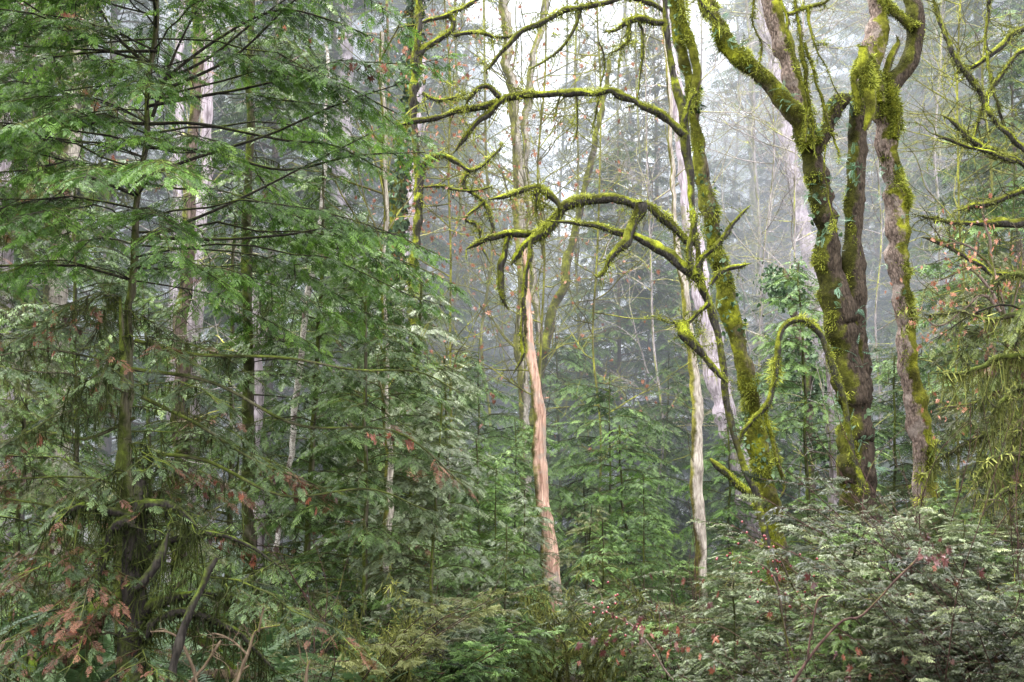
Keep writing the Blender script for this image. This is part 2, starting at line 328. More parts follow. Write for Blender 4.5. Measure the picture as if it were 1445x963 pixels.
def fuzz(mb, p, dens, ln, w, droop=.5, topbias=.3, rng=R, patch=0.0, seed=1, out=.9, bias=None, thr=.1):
    """short moss blades standing on (and hanging from) a limb"""
    xyz, r = p[:, :3], p[:, 3]; t, n, b = frames(xyz)
    seg = np.linalg.norm(np.diff(xyz, axis=0), axis=1); area = np.sum(seg*2*np.pi*np.maximum(r[:-1], .006))
    k = int(dens*area)
    if k < 1 : return
    wt = np.concatenate([seg*np.maximum(r[:-1], .006), [0]]); wt /= wt.sum()
    i = rng.choice(len(xyz), k, p=wt); a = rng.uniform(0, 2*np.pi, k)
    d = n[i]*np.cos(a)[:, None]+b[i]*np.sin(a)[:, None]
    o = xyz[i]+t[i]*rng.uniform(-.5, .5, k)[:, None]*seg.mean()+d*(r[i]*out)[:, None]
    keep = rng.random(k) < 1-topbias*(.5-.5*d[:, 2])
    if patch: keep &= vnoise(o*4.5, seed) > patch-rng.random(k)*.5
    if bias is not None: keep &= (.8*(d@np.array(bias))+.55*fbm(o*4, seed+20, 2)+rng.normal(0, .12, k)) > thr
    i, d, o = i[keep], d[keep], o[keep]; k = len(o)
    g = d*rng.uniform(.4, 1, k)[:, None]+np.array([0, 0, -1.])*droop*rng.uniform(.3, 1.4, k)[:, None]+rng.normal(0, .35, (k, 3))
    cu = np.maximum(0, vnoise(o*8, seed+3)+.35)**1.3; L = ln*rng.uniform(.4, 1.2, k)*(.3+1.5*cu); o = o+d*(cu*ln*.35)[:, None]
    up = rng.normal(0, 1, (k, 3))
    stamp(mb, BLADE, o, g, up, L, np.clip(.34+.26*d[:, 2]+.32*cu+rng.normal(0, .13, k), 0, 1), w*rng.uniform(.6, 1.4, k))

def drape(mb, p, dens, ln, w=.008, rng=R, seed=4, patch=-.2):
    """strands of moss hanging down from a limb"""
    xyz, r = p[:, :3], p[:, 3]; seg = np.linalg.norm(np.diff(xyz, axis=0), axis=1)
    k = int(dens*seg.sum()); i = rng.integers(0, len(xyz), k)
    o = xyz[i]+rng.normal(0, 1, (k, 3))*(r[i]*.6)[:, None]; keep = vnoise(o*3, seed) > patch; o = o[keep]; k = len(o)
    L = ln*rng.uniform(.2, 1, k)**1.3*(.5+1.2*np.maximum(0, vnoise(o*2.2, seed+1)+.5))
    g = np.array([0, 0, -1.])+rng.normal(0, .2, (k, 3))
    up = rng.normal(0, 1, (k, 3))*[1, 1, .1]
    stamp(mb, BLADE, o, g, up, L, np.clip(rng.normal(.5, .17, k), 0, 1), w*rng.uniform(.5, 1.6, k))
    # a few wisps off each strand
    m = k*4; j = rng.integers(0, k, m); oo = o[j]+g[j]*(L[j]*rng.uniform(.1, .8, m))[:, None]
    gg = g[j]+rng.normal(0, .55, (m, 3)); stamp(mb, BLADE, oo, gg, rng.normal(0, 1, (m, 3)), L[j]*.45, np.clip(rng.normal(.55, .17, m), 0, 1), w*.6*rng.uniform(.5, 1.6, m))

def walk(o, d, L, r, n=6, jit=.35, grav=0., rng=R, pull=None):
    p = [np.array(o)]; d = unit(np.array(d, float))
    for k in range(n):
        d = unit(d+rng.normal(0, jit, 3)+np.array([0, 0, grav])); p.append(p[-1]+d*L/n)
    p = cr(np.array(p), 3); return np.column_stack([p, np.linspace(r, r*.3, len(p))])
def twigs(mb, p, n, L, r, sides=4, levels=1, rng=R, grav=.0, spread=1.0, t0=.15, collect=None, jit=.3):
    t = np.gradient(p[:, :3], axis=0)
    for k in range(n):
        i = int(rng.uniform(t0, 1)*(len(p)-1)); d = unit(t[i])+unit(rng.normal(0, 1, 3))*spread
        l = L*rng.uniform(.35, 1.1); q = walk(p[i, :3], d, l, min(r, p[i, 3]*.8), 5, jit, grav, rng)
        tube(mb, q[:, :3], q[:, 3], sides, cap=False)
        if collect is not None: collect.append(q)
        if levels > 1: twigs(mb, q, max(2, int(n*.25) if n < 12 else 4), L*.5, r*.55, max(3, sides-1), levels-1, rng, grav, spread, .2, collect, jit)

def limb(parent, pts, d, mat, mossmat=None, name='branch', sides=10, amp=.18, wob=.02, dens=0, ln=.03, w=.008, droop=.5, ntw=0, twL=.3, twr=.006, seed=0, patch=0, drp=0, drl=.15, freq=5, lev=2, topb=.35, fine=.06, twmoss=True, bias=None, thr=.1):
    p = pathpx(pts, d, .03 if sides < 14 else .04, wob, seed); mb = MB()
    if name == 'branch': m_ = min(5, len(p)); p[-m_:, 3] *= np.array([.95, .85, .7, .5, .25])[-m_:]
    tube(mb, p[:, :3], p[:, 3], sides, amp, freq, seed, fine=fine); col = []
    if ntw: twigs(mb, p, ntw, twL, twr, 5, lev, collect=col)
    o = part(name, mb, M[mat], parent, True)
    if dens:
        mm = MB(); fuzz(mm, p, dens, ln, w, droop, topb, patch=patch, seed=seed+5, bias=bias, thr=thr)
        if twmoss:
            for q in col: fuzz(mm, q, dens*.8, ln*.6, w*.8, droop, .2)
        if drp: drape(mm, p, drp, drl, seed=seed)
        part('moss', mm, M[mossmat or 'moss'], o)
    return p

def trunk_ferns(parent, p, n, size=.12, seed=1, facing=None):
    rng = np.random.default_rng(seed); mb = MB(); t, nn, b = frames(p[:, :3])
    for _ in range(n):
        i = rng.integers(2, len(p)-2); a = rng.uniform(0, 2*np.pi); d = nn[i]*math.cos(a)+b[i]*math.sin(a)
        if d[1] > .4: continue
        k = rng.integers(3, 7); o = p[i, :3]+d*p[i, 3]*.95+rng.normal(0, .012, (k, 3))
        f = d*rng.uniform(.4, 1.1, (k, 1))+rng.normal(0, .5, (k, 3))+[0, 0, -.15]
        stamp(mb, FROND_S[rng.integers(2)], o, f, np.array([0, 0, 1.])+rng.normal(0, .3, (k, 3)), size*rng.uniform(.5, 1.2, k), rng.uniform(.3, .8, k))
    part('fern_leaves', mb, M['polypody'], parent)
def ivy_on(parent, p, n, size=.06, seed=1, spread=1.4, mat='ivy', patch=-.1, name='ivy'):
    rng = np.random.default_rng(seed); mb = MB(); i = rng.integers(0, len(p), n); a = rng.uniform(0, 2*np.pi, n)
    t, nn, b = frames(p[:, :3]); d = nn[i]*np.cos(a)[:, None]+b[i]*np.sin(a)[:, None]
    o = p[i, :3]+d*(p[i, 3]*rng.uniform(.95, spread, n))[:, None]+rng.normal(0, .02, (n, 3)); k = vnoise(o*2.5, seed) > patch; o, d = o[k], d[k]; n = len(o)
    stamp(mb, IVY, o, rng.normal(0, .6, (n, 3))+[0, 0, -.5], d+rng.normal(0, .4, (n, 3)), size*rng.uniform(.5, 1.3, n), rng.uniform(.1, .9, n))
    part(name, mb, M[mat], parent)

# ================================================================== the maple pair on the bank
rt = root('maple_tree', P(1215, 800, 12), 'big two-stemmed maple with dark mossy bark and small ferns, rising out of the bank', 'tree')
D = 12
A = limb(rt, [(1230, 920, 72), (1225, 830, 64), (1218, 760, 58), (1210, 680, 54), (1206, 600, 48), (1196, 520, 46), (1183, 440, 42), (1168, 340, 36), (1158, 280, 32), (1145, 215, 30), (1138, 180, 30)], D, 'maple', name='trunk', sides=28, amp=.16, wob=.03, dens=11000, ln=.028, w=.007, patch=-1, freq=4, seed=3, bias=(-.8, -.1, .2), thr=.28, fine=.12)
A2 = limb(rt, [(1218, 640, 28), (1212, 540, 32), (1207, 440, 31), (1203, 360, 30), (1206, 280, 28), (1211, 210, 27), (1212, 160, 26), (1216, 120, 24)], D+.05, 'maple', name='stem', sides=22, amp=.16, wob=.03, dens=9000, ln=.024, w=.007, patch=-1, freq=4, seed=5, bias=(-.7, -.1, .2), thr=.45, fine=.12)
B1 = limb(rt, [(1143, 205, 30), (1118, 155, 30), (1090, 118, 25), (1055, 88, 26), (1030, 62, 27), (1014, 30, 22), (1000, 5, 22), (988, -30, 18)], D-.1, 'mossy', name='branch', sides=18, amp=.2, wob=.02, dens=9000, ln=.035, w=.009, seed=7, ntw=4, twL=.25)
B2 = limb(rt, [(1146, 200, 24), (1130, 150, 27), (1115, 95, 27), (1098, 45, 27), (1085, -5, 26), (1078, -40, 24)], D+.15, 'maple2', name='dead_stem', sides=18, amp=.14, wob=.02, dens=9000, ln=.02, patch=-1, bias=(.6, 0, .3), thr=.45, seed=9)
B3 = limb(rt, [(1148, 215, 20), (1160, 195, 22), (1174, 160, 26), (1188, 144, 24), (1203, 140, 14), (1214, 150, 12)], D-.05, 'maple', name='branch', sides=16, amp=.35, wob=.01, dens=2600, ln=.03, patch=.1, seed=11, freq=7)
B4 = limb(rt, [(1216, 125, 24), (1225, 90, 28), (1236, 50, 30), (1238, 15, 24), (1226, -30, 20)], D+.2, 'maple2', name='branch', sides=18, amp=.2, dens=14000, ln=.03, seed=13, patch=-1, bias=(.6, 0, .3), thr=.1)
B5 = limb(rt, [(1219, 66, 12), (1218, 95, 19), (1222, 125, 18), (1228, 158, 13), (1222, 188, 13)], D-.35, 'mossy', name='branch', sides=14, amp=.3, dens=15000, ln=.035, w=.009, seed=15, freq=8)
B6 = limb(rt, [(1212, 160, 9), (1206, 120, 9), (1212, 92, 10), (1219, 70, 10)], D-.3, 'mossy', name='branch', sides=10, amp=.3, dens=12000, ln=.03, seed=17)
# hanging vines in the fork
for k, v in enumerate([[(1120, -10, 5), (1132, 60, 6), (1138, 120, 6), (1146, 165, 5), (1152, 200, 4)], [(1098, -10, 4), (1112, 40, 5), (1126, 100, 4), (1136, 150, 5), (1135, 200, 6)],
                       [(1136, 60, 4), (1150, 100, 4), (1160, 135, 4), (1170, 175, 4), (1185, 215, 3)], [(1165, 205, 2), (1168, 260, 2), (1180, 330, 2)], [(1140, 10, 5), (1148, 60, 3), (1166, 95, 2), (1190, 150, 2)],
                       [(1065, -5, 4), (1062, 40, 3), (1072, 70, 3), (1066, 110, 2)], [(1110, 20, 6), (1130, 12, 5), (1158, 5, 4), (1180, -10, 3)]]):
    limb(rt, v, D-.3, 'mossy', name='vine', sides=6, amp=.3, wob=.03, dens=9000, ln=.03, w=.008, seed=20+k, ntw=6, twL=.18, twr=.004, drp=12, drl=.12)
# arching limb at the left of the trunk
H1 = limb(rt, [(1222, 700, 9), (1206, 640, 9), (1192, 570, 9), (1178, 520, 9), (1163, 480, 9), (1148, 461, 9), (1132, 453, 9), (1112, 457, 9), (1100, 473, 8), (1096, 505, 9), (1090, 545, 8), (1080, 572, 9), (1062, 592, 8), (1048, 608, 6), (1041, 632, 4)], D-.5, 'mossy_branch', name='branch', sides=12, amp=.25, wob=.015, dens=11000, ln=.028, w=.007, seed=31, ntw=3, twL=.2)
limb(rt, [(1081, 572, 6), (1083, 590, 6), (1092, 615, 6), (1100, 650, 6), (1108, 685, 5), (1100, 700, 4)], D-.5, 'mossy', name='branch', sides=10, amp=.3, dens=11000, ln=.03, seed=33)
ivy_on(rt, A, 420, .045, 61, 1.25, patch=0); trunk_ferns(rt, A, 60, .13, 3); trunk_ferns(rt, A2, 26, .12, 4); trunk_ferns(rt, B1, 40, .10, 5); trunk_ferns(rt, B3, 18, .08, 6)
trunk_ferns(rt, A[:18], 26, .22, 8)

rt = root('maple_tree', P(1305, 720, 12.3), 'slimmer maple with bare pinkish bark patches and ochre moss, right of the two-stemmed maple', 'tree')
D = 12.3
Bq = limb(rt, [(1316, 900, 44), (1308, 740, 36), (1302, 680, 34), (1297, 610, 31), (1289, 560, 32), (1281, 510, 27), (1275, 450, 27), (1268, 395, 30), (1263, 330, 34), (1260, 285, 36), (1254, 235, 31), (1248, 180, 30), (1242, 140, 29)], D, 'maple2', name='trunk', sides=24, amp=.2, wob=.03, dens=15000, ln=.034, w=.008, patch=-1, freq=4.5, seed=43, bias=(.3, -.3, .3), thr=.2, fine=.1)
limb(rt, [(1243, 150, 26), (1256, 122, 26), (1276, 96, 29), (1289, 66, 28), (1291, 30, 25), (1284, -5, 24), (1280, -40, 22)], D, 'maple', name='branch', sides=20, amp=.18, dens=900, ln=.02, patch=.1, seed=45)
limb(rt, [(1289, 40, 16), (1272, 28, 15), (1258, 14, 13), (1245, -10, 12)], D-.1, 'mossy', name='branch', sides=14, amp=.3, dens=12000, ln=.035, seed=46)
limb(rt, [(1249, 132, 9), (1250, 112, 9), (1256, 84, 9), (1266, 62, 8), (1263, 50, 5)], D-.05, 'mossy', name='branch', sides=10, amp=.3, dens=12000, ln=.03, seed=47)
limb(rt, [(1242, 145, 12), (1238, 115, 14), (1230, 85, 12), (1224, 75, 8)], D-.25, 'mossy', name='branch', sides=12, amp=.3, dens=15000, ln=.04, seed=48)
limb(rt, [(1262, 195, 12), (1264, 160, 14), (1258, 130, 11), (1250, 100, 7)], D-.1, 'mossy', name='branch', sides=12, amp=.3, dens=12000, ln=.04, seed=49)
trunk_ferns(rt, Bq, 26, .11, 9)

# ---- C: mossy leaning trunk
rt = root('mossy_tree', P(1098, 830, 13), 'leaning trunk wrapped in thick green moss, in front of the pale grey leaning trunk', 'tree')
C = limb(rt, [(1110, 930, 34), (1104, 850, 30), (1096, 790, 31), (1088, 730, 34), (1076, 660, 28), (1064, 600, 26), (1052, 530, 26), (1036, 460, 25), (1020, 390, 23), (1010, 330, 21), (1001, 280, 20), (990, 220, 19), (980, 160, 18), (968, 100, 17), (958, 50, 15), (946, 0, 14), (938, -40, 16)], 13, 'mossy', name='trunk', sides=24, amp=.22, wob=.03, dens=11000, ln=.036, w=.008, freq=4, seed=51, patch=-1, bias=(-.2, -.2, .5), thr=.0)
limb(rt, [(1080, 715, 12), (1066, 706, 13), (1046, 690, 13), (1026, 670, 13), (1008, 655, 12), (1000, 648, 10)], 12.7, 'mossy_branch', name='branch', sides=14, amp=.25, dens=11000, ln=.03, seed=53)
limb(rt, [(976, 150, 12), (985, 110, 11), (978, 70, 12), (962, 20, 12), (955, -20, 10)], 12.9, 'mossy', name='branch', sides=12, amp=.3, dens=10000, ln=.03, seed=54)
trunk_ferns(rt, C, 60, .08, 11); ivy_on(rt, C, 900, .045, 12, 1.3)

# ---- G: arching maple with the long mossy limbs
rt = root('arching_maple', P(1100, 840, 11.6), 'thin dark maple stem throwing two long arched mossy branches out across the clearing', 'tree')
D = 11.4
st = limb(rt, [(1106, 930, 13), (1098, 850, 12), (1086, 780, 12), (1068, 700, 12), (1050, 660, 11), (1035, 610, 11), (1024, 560, 10), (1022, 520, 10), (1013, 470, 11), (1000, 425, 12), (990, 400, 14), (986, 350, 9), (978, 300, 9), (974, 250, 10), (966, 200, 12), (964, 165, 13), (954, 120, 11), (946, 80, 10), (940, 30, 9), (936, -30, 9)], D, 'mossy_branch', name='trunk', sides=14, amp=.2, wob=.01, dens=2600, ln=.022, w=.006, seed=61, topb=.95)
def arch(pts, dd=0, seed=0, **k):
    a = dict(name='branch', sides=12, amp=.32, wob=.03, dens=8500, ln=.026, w=.007, droop=.65, seed=seed, drp=34, drl=.10, freq=9, topb=.7, ntw=13, twL=.28, twr=.0032); a.update(k)
    return limb(rt, pts, D+dd, 'mossy_branch', **a)
arch([(966, 190, 13), (945, 172, 12), (920, 158, 11), (895, 145, 11), (872, 132, 12), (855, 127, 11), (835, 132, 10), (812, 130, 11), (790, 130, 9), (765, 133, 10), (740, 135, 10), (712, 138, 11), (690, 146, 11), (665, 152, 10), (640, 158, 9), (610, 168, 8), (580, 174, 7), (552, 178, 4)], -.1, 71, ntw=16, twL=.22, twr=.005)
arch([(712, 139, 9), (692, 155, 9), (672, 170, 9), (655, 192, 7), (640, 216, 3)], -.1, 72, ntw=3, twL=.15)
arch([(706, 137, 7), (696, 126, 7), (680, 122, 7), (668, 132, 8), (660, 148, 6)], -.2, 73)
arch([(988, 398, 14), (972, 382, 14), (950, 366, 13), (926, 348, 13), (900, 335, 12), (870, 325, 11), (842, 317, 9), (812, 314, 7), (786, 312, 4), (770, 310, 3)], -.2, 74, ntw=4, twL=.15)
arch([(988, 345, 8), (968, 340, 12), (955, 325, 13), (938, 306, 13), (918, 292, 14), (892, 283, 12), (862, 277, 14), (832, 279, 14), (806, 287, 13), (794, 296, 12), (786, 310, 13), (772, 324, 14), (756, 334, 14), (740, 345, 12), (730, 360, 11), (722, 378, 8)], .05, 75, ntw=9, twL=.22)
arch([(792, 298, 10), (774, 310, 10), (754, 326, 11), (728, 327, 11), (706, 328, 11), (688, 336, 9), (670, 348, 7), (656, 357, 4)], .1, 76, ntw=5, twL=.14)
arch([(792, 296, 9), (778, 280, 9), (766, 268, 11), (756, 263, 9), (736, 268, 8), (712, 276, 7), (690, 280, 5)], 0, 77, ntw=5, twL=.2)
arch([(760, 262, 11), (757, 278, 8), (757, 296, 6)], 0, 78, drp=50)
arch([(726, 326, 10), (716, 342, 9), (712, 360, 10), (706, 380, 9), (709, 405, 7), (714, 425, 6), (722, 438, 5)], .1, 79, ntw=4, twL=.12)
arch([(752, 336, 7), (746, 360, 7), (740, 390, 6), (737, 425, 6), (734, 460, 6), (737, 495, 6), (732, 512, 4), (718, 532, 2)], -.1, 80, mossmat='moss', ntw=5, twL=.14)
arch([(904, 286, 15), (906, 296, 17), (896, 312, 14), (888, 330, 13), (886, 345, 14), (872, 357, 10), (860, 372, 8), (852, 388, 8), (843, 395, 5), (838, 391, 4)], -.25, 81, ntw=2, twL=.12)
arch([(986, 395, 10), (990, 375, 10), (1000, 362, 9), (1010, 352, 8), (1022, 338, 8), (1034, 318, 7), (1048, 298, 5), (1056, 290, 3)], -.2, 82, ntw=5, twL=.2, twr=.004)
arch([(982, 388, 9), (979, 370, 8), (976, 350, 8), (979, 322, 9), (981, 300, 9), (979, 294, 7)], -.25, 83)
arch([(1003, 402, 7), (1012, 392, 7), (1026, 383, 7), (1042, 378, 6), (1058, 373, 4)], -.1, 84, ntw=3, twL=.14)
arch([(1000, 428, 8), (988, 438, 8), (974, 450, 9), (962, 456, 10), (952, 456, 13), (948, 452, 12)], -.1, 85)
arch([(962, 456, 13), (966, 468, 14), (980, 484, 11), (996, 502, 10), (1010, 522, 9), (1026, 540, 9)], -.15, 86)
arch([(965, 180, 8), (972, 160, 9), (980, 140, 6), (992, 128, 4)], -.1, 87, ntw=3, twL=.12)
arch([(942, 32, 9), (924, 33, 10), (906, 26, 10), (888, 28, 10), (874, 38, 7), (858, 44, 5), (848, 46, 3)], 0, 88, ntw=8, twL=.25)
arch([(888, 29, 7), (888, 55, 6), (876, 70, 5), (862, 74, 3)], 0, 89)
arch([(940, 18, 6), (920, 5, 8), (890, -2, 8), (858, 8, 8), (820, 12, 8), (790, 18, 8), (760, 36, 8), (735, 52, 8), (708, 75, 7), (690, 92, 4), (678, 102, 2)], .1, 90, ntw=16, twL=.4)
for k, v in enumerate([[(900, 28, 4), (905, 70, 4), (902, 110, 3), (898, 150, 2)], [(845, 60, 4), (850, 95, 3), (842, 130, 2)], [(985, -5, 5), (1000, 15, 5), (1012, 30, 3)], [(820, 12, 5), (800, 60, 5), (770, 85, 4), (742, 95, 3)], [(812, 130, 4), (815, 170, 3), (806, 205, 2)], [(790, 132, 3), (782, 160, 2.5), (776, 178, 2)], [(846, 128, 4), (838, 160, 3), (832, 190, 2)]]):
    arch(v, .1, 92+k, sides=7, ntw=6, twL=.22, twr=.003)
trunk_ferns(rt, st, 16, .06, 13)
# the loose bit at far left of the arches, grown from another maple behind
rt = root('mossy_branch_tree', P(590, 840, 15), 'thin crooked mossy maple with hooked branches and pinkish leaves, above the ivy-wrapped trunk', 'tree')
D = 15
LV = []
def arch2(pts, seed, **k):
    a = dict(name='branch', sides=9, amp=.25, wob=.02, dens=7000, ln=.03, w=.008, seed=seed, drp=14, drl=.1, freq=7, ntw=7, twL=.4, twr=.004, lev=2); a.update(k)
    p = limb(rt, pts, D, 'mossy_branch', **a); LV.append(p); return p
arch2([(592, 850, 16), (588, 700, 15), (584, 500, 14), (583, 380, 13), (590, 280, 12), (592, 235, 12)], 101, name='trunk', ntw=0)
arch2([(592, 250, 7), (596, 235, 8), (610, 225, 9), (630, 222, 9), (645, 230, 8), (662, 240, 6), (680, 236, 5), (700, 216, 5), (708, 204, 3)], 102)
arch2([(662, 240, 6), (655, 262, 6), (672, 278, 6), (684, 290, 6), (695, 318, 5), (693, 335, 3)], 103)
arch2([(684, 285, 6), (665, 295, 5), (655, 308, 5), (672, 315, 4), (678, 345, 3), (690, 372, 3)], 104)
arch2([(592, 264, 4), (620, 264, 4), (650, 268, 4), (680, 266, 3), (700, 262, 2)], 105)
arch2([(590, 300, 10), (584, 180, 11), (586, 110, 13), (588, 80, 12), (590, 20, 10), (592, -30, 9)], 106, dens=3500)
arch2([(588, 80, 9), (602, 66, 9), (622, 54, 8), (640, 38, 7), (634, 22, 6), (612, 26, 5), (590, 34, 4), (560, 40, 2)], 107)
arch2([(610, 28, 5), (640, 16, 6), (668, 5, 6), (690, -10, 5)], 108)
arch2([(596, 132, 5), (620, 140, 5), (650, 138, 4), (668, 148, 3)], 109)
arch2([(640, 50, 5), (680, 48, 5), (712, 55, 4), (750, 40, 3)], 110, ntw=12)

# ------------------------------------------------------------------ loose leaves
def maple_leaf(seed, size=1.0):
    rng = np.random.default_rng(seed); n = 15; v = [(0, 0, 0)]; t = [0.]
    for k in range(n):
        a = -2.6+5.2*k/(n-1); lobes = (1.0, .5, .85, .42, .8); rr = [.35, .62, .42, .8, .45, .9, .48, 1.0, .48, .9, .45, .8, .42, .62, .35][k]
        rr *= rng.uniform(.85, 1.12); x, y = rr*math.cos(a), rr*math.sin(a)
        z = -.35*abs(y)*rng.uniform(.4, 1.4)-.3*x*x+rng.uniform(-.08, .08); v.append((x*.9, y*.55, z)); t.append(rng.uniform(-.1, .2))
    f = [(0, k, k+1) for k in range(1, n)]
    return np.array(v)*size, np.array(f), np.array(t)
ML = [maple_leaf(s) for s in range(5)]
def stamp_any(mb, T, pos, fwd, up, s, tint):  stamp(mb, T, pos, fwd, up, s, tint)
def leaves_on(parent, paths, n, size, mat, seed=0, hang=.02, reg=None):
    rng = np.random.default_rng(seed); mb = MB(); allp = np.concatenate([p[:, :3] for p in paths])
    i = rng.integers(0, len(allp), n); o = allp[i]+rng.normal(0, hang, (n, 3))+[0, 0, -hang*.7]
    for k in range(5):
        m = np.arange(n) % 5 == k
        stamp(mb, ML[k], o[m], rng.normal(0, .5, (m.sum(), 3))+[0, 0, -.9], rng.normal(0, 1, (m.sum(), 3)), size*rng.uniform(.6, 1.3, m.sum()), rng.uniform(.1, .9, m.sum()))
    part('leaves', mb, M[mat], parent)
leaves_on(rt, LV, 420, .05, 'pinkleaf', 3, .28)

# ================================================================== bare trees
def bare(rt, base, top, r, mat, n=14, L=2.5, seed=0, lean=0, levels=3, up=.15, twr=.02, sides=10, name='trunk', amp=.12, cr0=.3):
    """straight or leaning trunk with fine bare branching; returns trunk path"""
    rng = np.random.default_rng(seed); p0, p1 = np.array(base), np.array(top); m = 10
    pts = p0+(p1-p0)*np.linspace(0, 1, m)[:, None]+rng.normal(0, .012*np.linalg.norm(p1-p0)/3, (m, 3))*np.minimum(1, np.arange(m))[:, None]
    p = resample(np.column_stack([cr(pts, 6), np.linspace(r, r*.55, (m-1)*6+1)]), .15)
    mb = MB(); tube(mb, p[:, :3], p[:, 3], sides, amp, 2.5, seed); part(name, mb, M[mat], rt, True)
    if n:
        mb = MB(); col = []
        def rec(p, k, L, r, lv, t0):
            t = np.gradient(p[:, :3], axis=0)
            for _ in range(k):
                i = int(rng.uniform(t0, 1)*(len(p)-1)); d = unit(t[i])*.5+unit(rng.normal(0, 1, 3)*[1, 1, .6]); q = walk(p[i, :3], d, L*rng.uniform(.5, 1.1), min(r, p[i, 3]*.7), 7, .16, up*.3, rng)
                tube(mb, q[:, :3], q[:, 3], 4 if lv > 1 else 3, cap=False); col.append(q)
                if lv > 1: rec(q, 6, L*.5, r*.5, lv-1, .15)
        rec(p, n, L, twr, levels, cr0)
        part('branches', mb, M['mosstwig' if mat in ('mossy', 'mosstwig') else 'twig'], rt)
        return p, col
    return p, []

def treepx(name, label, pts, d, mat, cat='tree', sides=14, amp=.12, dens=0, group=None, **k):
    """a trunk whose course was measured; base carried down to the ground"""
    b = P(pts[0][0], pts[0][1], d); rt = root(name, (b[0], b[1], float(gz(b[0], b[1]))), label, cat, group)
    w0 = pts[0][2]; g = float(gz(b[0], b[1]))-.1; x0 = pts[0][0]
    if b[2] > g:
        # extend to ground along same lean
        a0, a1 = P(*pts[0][:2], d), P(*pts[1][:2], d); s = (a1[0]-a0[0])/(a1[2]-a0[2]+1e-6); 
        low = np.array([a0[0]-s*(a0[2]-g)*.6, a0[1], g, w0*.5*d/F*1.12])
    else: low = None
    pp = pathpx(pts, d, .08, .03*d/12, int(d*7)); 
    if low is not None: pp = resample(np.vstack([low, pp]), .08)
    mb = MB(); tube(mb, pp[:, :3], pp[:, 3], sides, amp, 2.5, int(d*3), fine=.04); part('trunk', mb, M[mat], rt, True)
    if dens: 
        mm = MB(); fuzz(mm, pp, dens, .04, .014, .5, .2, patch=k.get('patch', .1)); part('moss', mm, M[k.get('moss', 'moss')], rt)
    return rt, pp

def add_twigs(rt, pp, n, L, r, mat='twig', lev=2, t0=.2, grav=0.02, seed=0, leaf=0, leafmat_='pinkleaf', spread=1.3, lsize=.06):
    rng = np.random.default_rng(seed); mb = MB(); col = []
    twigs(mb, pp, n, L, r, 4, lev, rng, grav, spread, t0, col, .14); part('branches', mb, M[mat], rt)
    if leaf: leaves_on(rt, col, leaf, lsize, leafmat_, seed, .1)

# D grey leaning behind C
rt, pp = treepx('leaning_tree', 'smooth pale grey trunk leaning left behind the thick moss-wrapped trunk', [(1060, 740, 27), (1037, 640, 30), (1012, 540, 30), (996, 440, 28), (980, 350, 24), (966, 260, 19), (958, 160, 17), (946, 60, 15), (934, -40, 13)], 17, 'grey'); add_twigs(rt, pp, 10, 1.6, .012, t0=.6, seed=1)
# E thin pole
rt, pp = treepx('slender_tree', 'slender straight pale trunk with brown moss down one side, below the hooked mossy stub', [(992, 890, 17), (990, 800, 16), (986, 700, 17), (983, 600, 15), (978, 520, 15), (968, 430, 12), (955, 330, 8), (948, 200, 6), (940, 80, 5), (935, -30, 4)], 13.6, 'pale_clean', dens=0); add_twigs(rt, pp, 8, .6, .006, 'mosstwig', seed=2)
# F grey distant leaning
rt, pp = treepx('leaning_tree', 'pale grey trunk leaning left and fading in the mist behind the two-stemmed maple', [(1195, 800, 26), (1180, 690, 26), (1172, 560, 26), (1158, 450, 25), (1138, 340, 24), (1120, 240, 22), (1106, 170, 20), (1085, 60, 18), (1070, -30, 16)], 25, 'grey'); add_twigs(rt, pp, 16, 2.6, .02, t0=.4, seed=3)
ivy_p = pathpx([(1115, 370, 60), (1105, 400, 70), (1108, 430, 66)], 17, .05); 
# J / K centre trunks
rt, pp = treepx('mossy_tree', 'tall narrow trunk streaked with yellow moss, just left of the reddish cedar trunk', [(742, 780, 18), (742, 700, 17), (740, 600, 16), (738, 500, 15), (735, 400, 15), (730, 300, 15), (724, 200, 14), (718, 100, 14), (712, 0, 13), (708, -40, 12)], 20, 'pale', dens=260); add_twigs(rt, pp, 30, 1.6, .014, 'mosstwig', t0=.35, seed=4)
rt, pp = treepx('mossy_tree', 'pale upright trunk crossing behind the long arched branches at the middle', [(760, 470, 10), (752, 400, 10), (745, 300, 11), (742, 200, 11), (752, 100, 10), (768, 0, 9), (774, -40, 9)], 22, 'pale', dens=200); add_twigs(rt, pp, 26, 1.8, .014, 'mosstwig', t0=.2, seed=41)
rt, pp = treepx('cedar_tree', 'bare reddish cedar trunk standing at the centre above the young green hemlocks', [(788, 900, 27), (783, 850, 26), (776, 780, 23), (768, 700, 19), (762, 640, 20), (758, 590, 17), (752, 530, 16), (746, 470, 12), (742, 420, 10), (738, 340, 8)], 14.6, 'cedar', amp=.15)
rt, pp = treepx('leaning_tree', 'mossy trunk leaning right out of the cedar trunk towards the arched branches', [(762, 520, 14), (772, 470, 15), (788, 420, 14), (800, 370, 13), (812, 320, 11), (830, 240, 9), (850, 150, 8), (862, 80, 6)], 21, 'mossy', dens=200, moss='moss_yel'); add_twigs(rt, pp, 14, 1.0, .008, 'mosstwig', seed=6)
